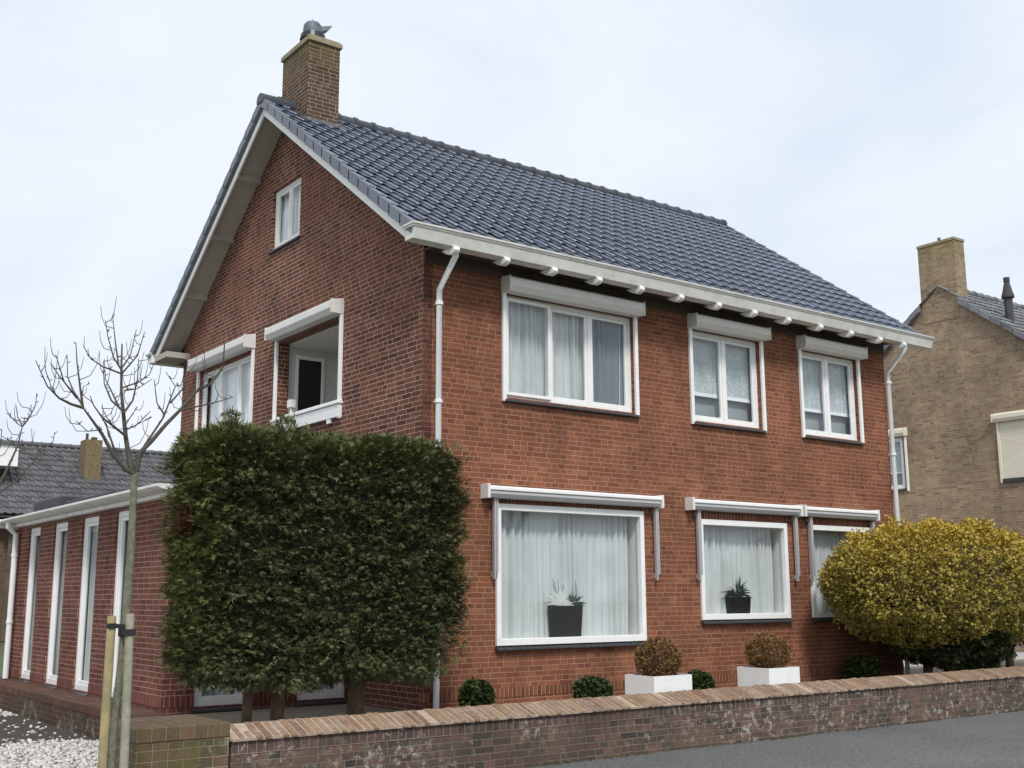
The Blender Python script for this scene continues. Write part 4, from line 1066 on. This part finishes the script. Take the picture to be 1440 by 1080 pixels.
sill_plant(1.97, 2.48, .095, .752, 1.15, 1, 'square black pot with silver leaves and twigs in the big picture window')
sill_plant(5.20, 5.65, .095, 1.002, 1.25, 2, 'square black pot with dark spiky leaves in the middle picture window')

# ================================================================== YOUNG TREES AND STAKES
F_PX, PITCH, YAW, ROLL = 1592.58, 0.185897, 0.639396, -0.00416
CAM = Vector((-7.0378, -11.25, 1.26))
fwd = Vector((math.sin(YAW)*math.cos(PITCH), math.cos(YAW)*math.cos(PITCH), math.sin(PITCH)))
r0 = Vector((math.cos(YAW), -math.sin(YAW), 0)); u0 = r0.cross(fwd)
rt = r0*math.cos(ROLL) + u0*math.sin(ROLL); up = -r0*math.sin(ROLL) + u0*math.cos(ROLL)
def onplane(px, py, yv):
    d = rt*((px-720)/F_PX) + up*(-(py-540)/F_PX) + fwd
    return CAM + d*((yv - CAM.y)/d.y)
TY = -2.75
trunk_px = [(154,1100),(155.5,1080),(161,1010),(169,951),(174,900),(180,840),(184,770),(187,710),(189,667)]
BR = {  # branches traced in a drawing frame three times the photo's pixels (origin 0,400): points, base radius m
 'A': ([(568,800),(530,780),(480,720),(430,630),(380,560),(350,520)], .024, .0),
 'A0': ([(350,520),(300,505),(250,480),(200,430),(150,320)], .013, -.1),
 'A1': ([(350,520),(340,450),(325,330),(320,245)], .011, .1), 'A2': ([(345,505),(310,450),(285,390),(283,295)], .009, .2),
 'A3': ([(325,480),(270,410),(235,295)], .009, -.15), 'A3b': ([(272,412),(245,380),(220,340)], .006, -.2), 'A4': ([(232,455),(215,430),(205,395)], .005, -.2), 'A5': ([(345,480),(352,430),(375,420)], .005, .0),
 'B': ([(560,800),(545,740),(530,640),(520,540),(512,450),(512,350),(515,250)], .024, .1),
 'B1': ([(512,360),(480,310),(455,220),(445,150)], .008, .0), 'B1b': ([(500,340),(485,230),(475,130)], .008, .25), 'B2': ([(512,355),(550,300),(575,190)], .008, .3),
 'B3': ([(515,375),(580,300),(610,200)], .008, -.1), 'B4': ([(508,375),(430,345),(380,310),(352,260)], .008, -.2), 'B5': ([(516,530),(470,490),(440,420),(435,330)], .010, .1),
 'B5b': ([(505,525),(470,450),(445,400),(440,315)], .008, .25), 'B6': ([(520,545),(560,490),(580,400),(585,310)], .010, .2), 'B7': ([(518,435),(590,410),(630,380),(650,335)], .007, -.1),
 'B7b': ([(525,448),(580,440),(640,400)], .006, .1), 'B8': ([(532,640),(480,600),(430,560),(395,510),(380,470)], .011, -.2), 'B8b': ([(480,600),(450,560),(430,520)], .006, -.1),
 'B9': ([(535,612),(580,590),(635,535)], .007, -.1), 'B10': ([(530,590),(560,545),(580,515)], .006, .1),
 'C': ([(528,790),(480,690),(450,600),(430,560)], .013, .2), 'D': ([(575,790),(590,710),(640,660),(700,590),(760,530),(830,450),(890,420),(940,350),(948,240)], .022, -.1),
 'D2': ([(588,740),(610,680),(650,620),(690,560),(720,480),(740,430),(700,370)], .012, .1), 'D3': ([(695,552),(662,500),(650,400)], .008, .0), 'D4': ([(718,500),(780,430),(795,300)], .009, .2),
 'D5': ([(760,530),(830,515),(900,500),(985,475)], .009, -.2), 'D6': ([(830,450),(870,400),(860,280)], .007, -.1), 'D7': ([(700,590),(770,525),(850,535)], .006, .1), 'D8': ([(740,430),(770,425),(775,410)], .004, .1),
 'E': ([(590,705),(565,745),(552,795)], .010, .0), 'F': ([(640,775),(700,800),(740,780),(780,735)], .006, -.3), 'G': ([(430,612),(370,620),(320,575)], .006, -.1), 'H': ([(640,560),(560,600),(530,610)], .004, .1)}
def young_tree(name, label, trunk, branches, yv, off=(0, 0), flipx=False, ks=3.0):
    base = onplane(trunk[0][0]+off[0], trunk[0][1]+off[1], yv)
    root = empty(name, (base.x, base.y, -.35))
    fork = trunk[-1]
    pts = [onplane(a+off[0], b+off[1], yv) for a, b in trunk]; pts = [p for p in pts]
    g = pts[0].copy(); g.z = min(g.z, -.40); pts = [g] + pts[1:]
    n = len(pts); mb = MB()
    mb.tube(pts, [.034 - .010*i/(n-1) for i in range(n)], 10)
    mb.build('trunk', M['bark'], root, smooth=True)
    mb = MB()
    for nm, (pp, r, dy) in branches.items():
        q = []
        for i, (a, b) in enumerate(pp):
            q.append(Vector(onplane(a/ks+off[0], 400+b/ks+off[1], yv + 0)))
        # give each branch its own depth, anchored where it starts
        k = len(q)
        for i in range(k):
            par = depth0.get(nm, 0)
            dd = par + dy*(i/(k-1))
            d = (q[i] - CAM); q[i] = CAM + d*(1 + dd/ (d.length))
        rs_ = [max(.0026, r*.92*(1 - .76*i/(k-1))) for i in range(k)]
        # finer
        mb.tube(q, rs_, 6)
        for i in range(1, k):   # buds
            for _ in range(2):
                p = q[i-1].lerp(q[i], random.uniform(.1,.95)); s = Vector((random.uniform(-1,1), random.uniform(-1,1), random.uniform(.2,1)))*.028
                mb.tube([p, p+s], [.0038,.002], 4)
            if random.random() < .6 and nm not in ('A','B','D') or random.random() < .25:
                p = q[i-1].lerp(q[i], random.uniform(.3,.95)); l = random.uniform(.06,.20)
                s = Vector((random.uniform(-1,1), random.uniform(-.8,.8), random.uniform(.0,.5))).normalized()*l*.5
                mb.tube([p, p+s, p+s*1.5+Vector((0,0,l*.35)), p+s*1.7+Vector((0,0,l*.85))], [.0032,.0028,.0022,.0016], 4)
    mb.build('branches', M['twig'], root, smooth=True)
    return root
depth0 = {'A0': .0, 'A3b': -.1, 'A4': -.1, 'B1': .07, 'B1b': .07, 'B2': .07, 'B3': .07, 'B4': .07, 'B8b': -.1, 'D3': -.04, 'D4': .06, 'D5': -.05, 'D6': -.06, 'D7': -.03, 'D8': .06}
yt = young_tree('young_tree', '', trunk_px, BR, TY)
tag(yt, 'bare young street tree tied between two wooden stakes in front of the extension', 'tree')
BR2 = {'a': ([(-60,1000),(-10,860),(30,780),(75,680),(95,595)], .016, 0), 'b': ([(95,600),(75,560),(66,505)], .006, .1), 'c': ([(95,598),(125,560),(150,510),(155,458)], .007, 0),
       'd': ([(90,600),(60,575),(38,548)], .004, 0), 'e': ([(105,590),(132,545),(130,510)], .004, 0), 'f': ([(-60,920),(0,878),(70,825),(140,750),(160,705),(182,680)], .009, 0), 'g': ([(140,750),(180,700),(225,660),(230,625)], .003, 0),
       'h': ([(-30,760),(0,690),(8,612)], .006, 0), 'i': ([(8,640),(50,665),(70,700)], .003, 0), 'j': ([(100,595),(103,560)], .003, 0), 'k': ([(-60,1000),(-70,700),(-90,500)], .014, .2)}
trunk2 = [(-48,1100),(-44,1000),(-34,880),(-26,790),(-20,733)]
yt2 = young_tree('young_tree', '', trunk2, BR2, TY + .6)
tag(yt2, 'bare young tree reaching in over the left edge of the photo', 'tree')

def big_tree(x, y, h, label):
    root = empty('bare_tree', (x, y, -.38)); rnd = random.Random(5); br = MB()
    tk = MB(); tk.tube([(x,y,-.4),(x+.05,y,1.5),(x-.02,y+.05,3.2)], [.22,.17,.15], 12); tk.build('trunk', M['trunk_dark'], root, smooth=True)
    def grow(p, d, l, r, lev):
        q = p; pts = [p]; rr = [r]
        for k in range(3):
            d = (d + Vector((rnd.uniform(-1,1), rnd.uniform(-1,1), rnd.uniform(-.1,.6)))*.22).normalized(); q = q + d*l/3; pts.append(q); rr.append(r*(1 - .25*(k+1)))
        br.tube(pts, rr, 5 if lev > 1 else 7, cap=False)
        if lev < 6:
            for _ in range(3 if lev < 5 else 2):
                t = rnd.choice(pts[1:]); a = rnd.uniform(.35,.75)
                e = Vector((rnd.gauss(0,1), rnd.gauss(0,1), rnd.gauss(.2,.6))).normalized()
                grow(t, (d*(1-a) + e*a + Vector((0,0,.15))).normalized(), l*rnd.uniform(.6,.85), max(.008, rr[-1]*.72), lev+1)
    for i in range(4):
        a = i*1.6; grow(Vector((x-.02,y+.05,3.1)), Vector((math.cos(a)*.5, math.sin(a)*.5, 1)).normalized(), h*.24, .11, 1)
    br.build('branches', M['twig'], root); tag(root, label, 'tree')
big_tree(15.5, -19.0, 11, 'tall bare tree across the street, mirrored in the upper left window pane')

def stake(ptop, pbot, yv, mat, lbl, r=.031):
    a = onplane(*ptop, yv); b = onplane(*pbot, yv); d = (b - a); k = (a.z + .5)/(a.z - b.z); b = a + d*k
    root = MB(); root.tube([b, a + (b-a)*.01, a], [r*1.03, r, r*.9], 14)
    o = root.build('wooden_stake', mat, None)
    for p in o.data.polygons: p.use_smooth = len(p.vertices) == 4
    tag(o, lbl, 'stake', 'wooden stakes holding the young tree')
    return a, b
s1 = stake((157.5,866), (143.5,1080), TY-.06, M['stake_y'], 'left, yellowish stake of the pair holding the young tree')
s2 = stake((183,863), (174,1080), TY-.06, M['stake_g'], 'right, grey weathered stake of the pair holding the young tree')
mb = MB()
a = onplane(154,880,TY-.06); b = onplane(172,881,TY-.02); c = onplane(177,889,TY-.06); d = onplane(190,889,TY-.06)
mb.tube([onplane(157,880,TY-.06)+Vector((0,0,-.018)), onplane(157,880,TY-.06)+Vector((0,0,.018))], .035, 14)
mb.tube([onplane(182,889,TY-.06)+Vector((0,0,-.022)), onplane(182,889,TY-.06)+Vector((0,0,.022))], .036, 14)
mb.tube([onplane(173,886,TY)+Vector((0,0,-.045)), onplane(173,886,TY)+Vector((0,0,.03))], .034, 14)
p = onplane(164,880,TY-.07); q = onplane(172,881,TY-.07)
def strap(p, q, h):
    e = (q-p).normalized(); nrm = e.cross(Vector((0,0,1)))*.004; z = Vector((0,0,h))
    mb.add([p-z-nrm,q-z-nrm,q+z-nrm,p+z-nrm,p-z+nrm,q-z+nrm,q+z+nrm,p+z+nrm],[(0,1,2,3),(4,7,6,5),(0,4,5,1),(3,2,6,7),(0,3,7,4),(1,5,6,2)])
strap(onplane(153,880,TY-.10), onplane(176,881,TY-.085), .016); strap(onplane(171,889,TY-.09), onplane(191,889,TY-.10), .02)
tie = mb.build('tree_tie', M['rubber'], None); tag(tie, 'black rubber strap tying the young tree to both stakes', 'tie')

# ================================================================== LIGHT, SKY, CAMERA
SUN_EL, SUN_AZ = R(48), R(205)      # azimuth measured from +Y clockwise
w = bpy.data.worlds.new('World'); scn.world = w; w.use_nodes = True
nt = w.node_tree; bgn = nt.nodes['Background']
sky = nt.nodes.new('ShaderNodeTexSky'); sky.sky_type = 'NISHITA'; sky.sun_disc = False
sky.sun_elevation = SUN_EL; sky.sun_rotation = SUN_AZ; sky.air_density = 1.0; sky.dust_density = 3.0
tc = nt.nodes.new('ShaderNodeTexCoord')
mp = nt.nodes.new('ShaderNodeMapping'); mp.inputs['Scale'].default_value = (1, 1, 2.2); nt.links.new(tc.outputs['Generated'], mp.inputs[0])
n1 = noise(nt, 2.2, 7, .55, mp.outputs[0], .6)
cl = ramp(nt, [(.35, (6.2,6.9,7.9)), (.5, (6.8,7.35,8.05)), (.68, (7.35,7.7,8.15))], n1.outputs['Fac'])
f = ramp(nt, [(.28, g3(.90)), (.5, g3(.97))], n1.outputs['Fac'])
c = mix(nt, sky.outputs[0], cl.outputs[0], f.outputs[0])
nt.links.new(c, bgn.inputs['Color']); bgn.inputs['Strength'].default_value = .07

sd = bpy.data.lights.new('sun', 'SUN'); sd.energy = 1.5; sd.angle = R(10); sd.color = (1, .965, .92)
so = bpy.data.objects.new('sun', sd); COL.objects.link(so)
dirv = Vector((math.sin(SUN_AZ)*math.cos(SUN_EL), math.cos(SUN_AZ)*math.cos(SUN_EL), math.sin(SUN_EL)))
so.rotation_euler = dirv.to_track_quat('Z', 'Y').to_euler(); so.location = (0, -20, 30)

cd = bpy.data.cameras.new('camera'); cam = bpy.data.objects.new('camera', cd); COL.objects.link(cam)
cd.sensor_width = 36; cd.sensor_fit = 'HORIZONTAL'; cd.lens = F_PX/1440*36; cd.clip_end = 3000; cd.clip_start = .05
mat = Matrix((rt, up, -fwd)).transposed().to_4x4(); mat.translation = CAM; cam.matrix_world = mat
scn.camera = cam
scn.view_settings.view_transform = 'Standard'; scn.view_settings.look = 'None'; scn.view_settings.exposure = .85; scn.view_settings.gamma = 1
scn.view_settings.use_curve_mapping = False
scn.render.engine = 'CYCLES'
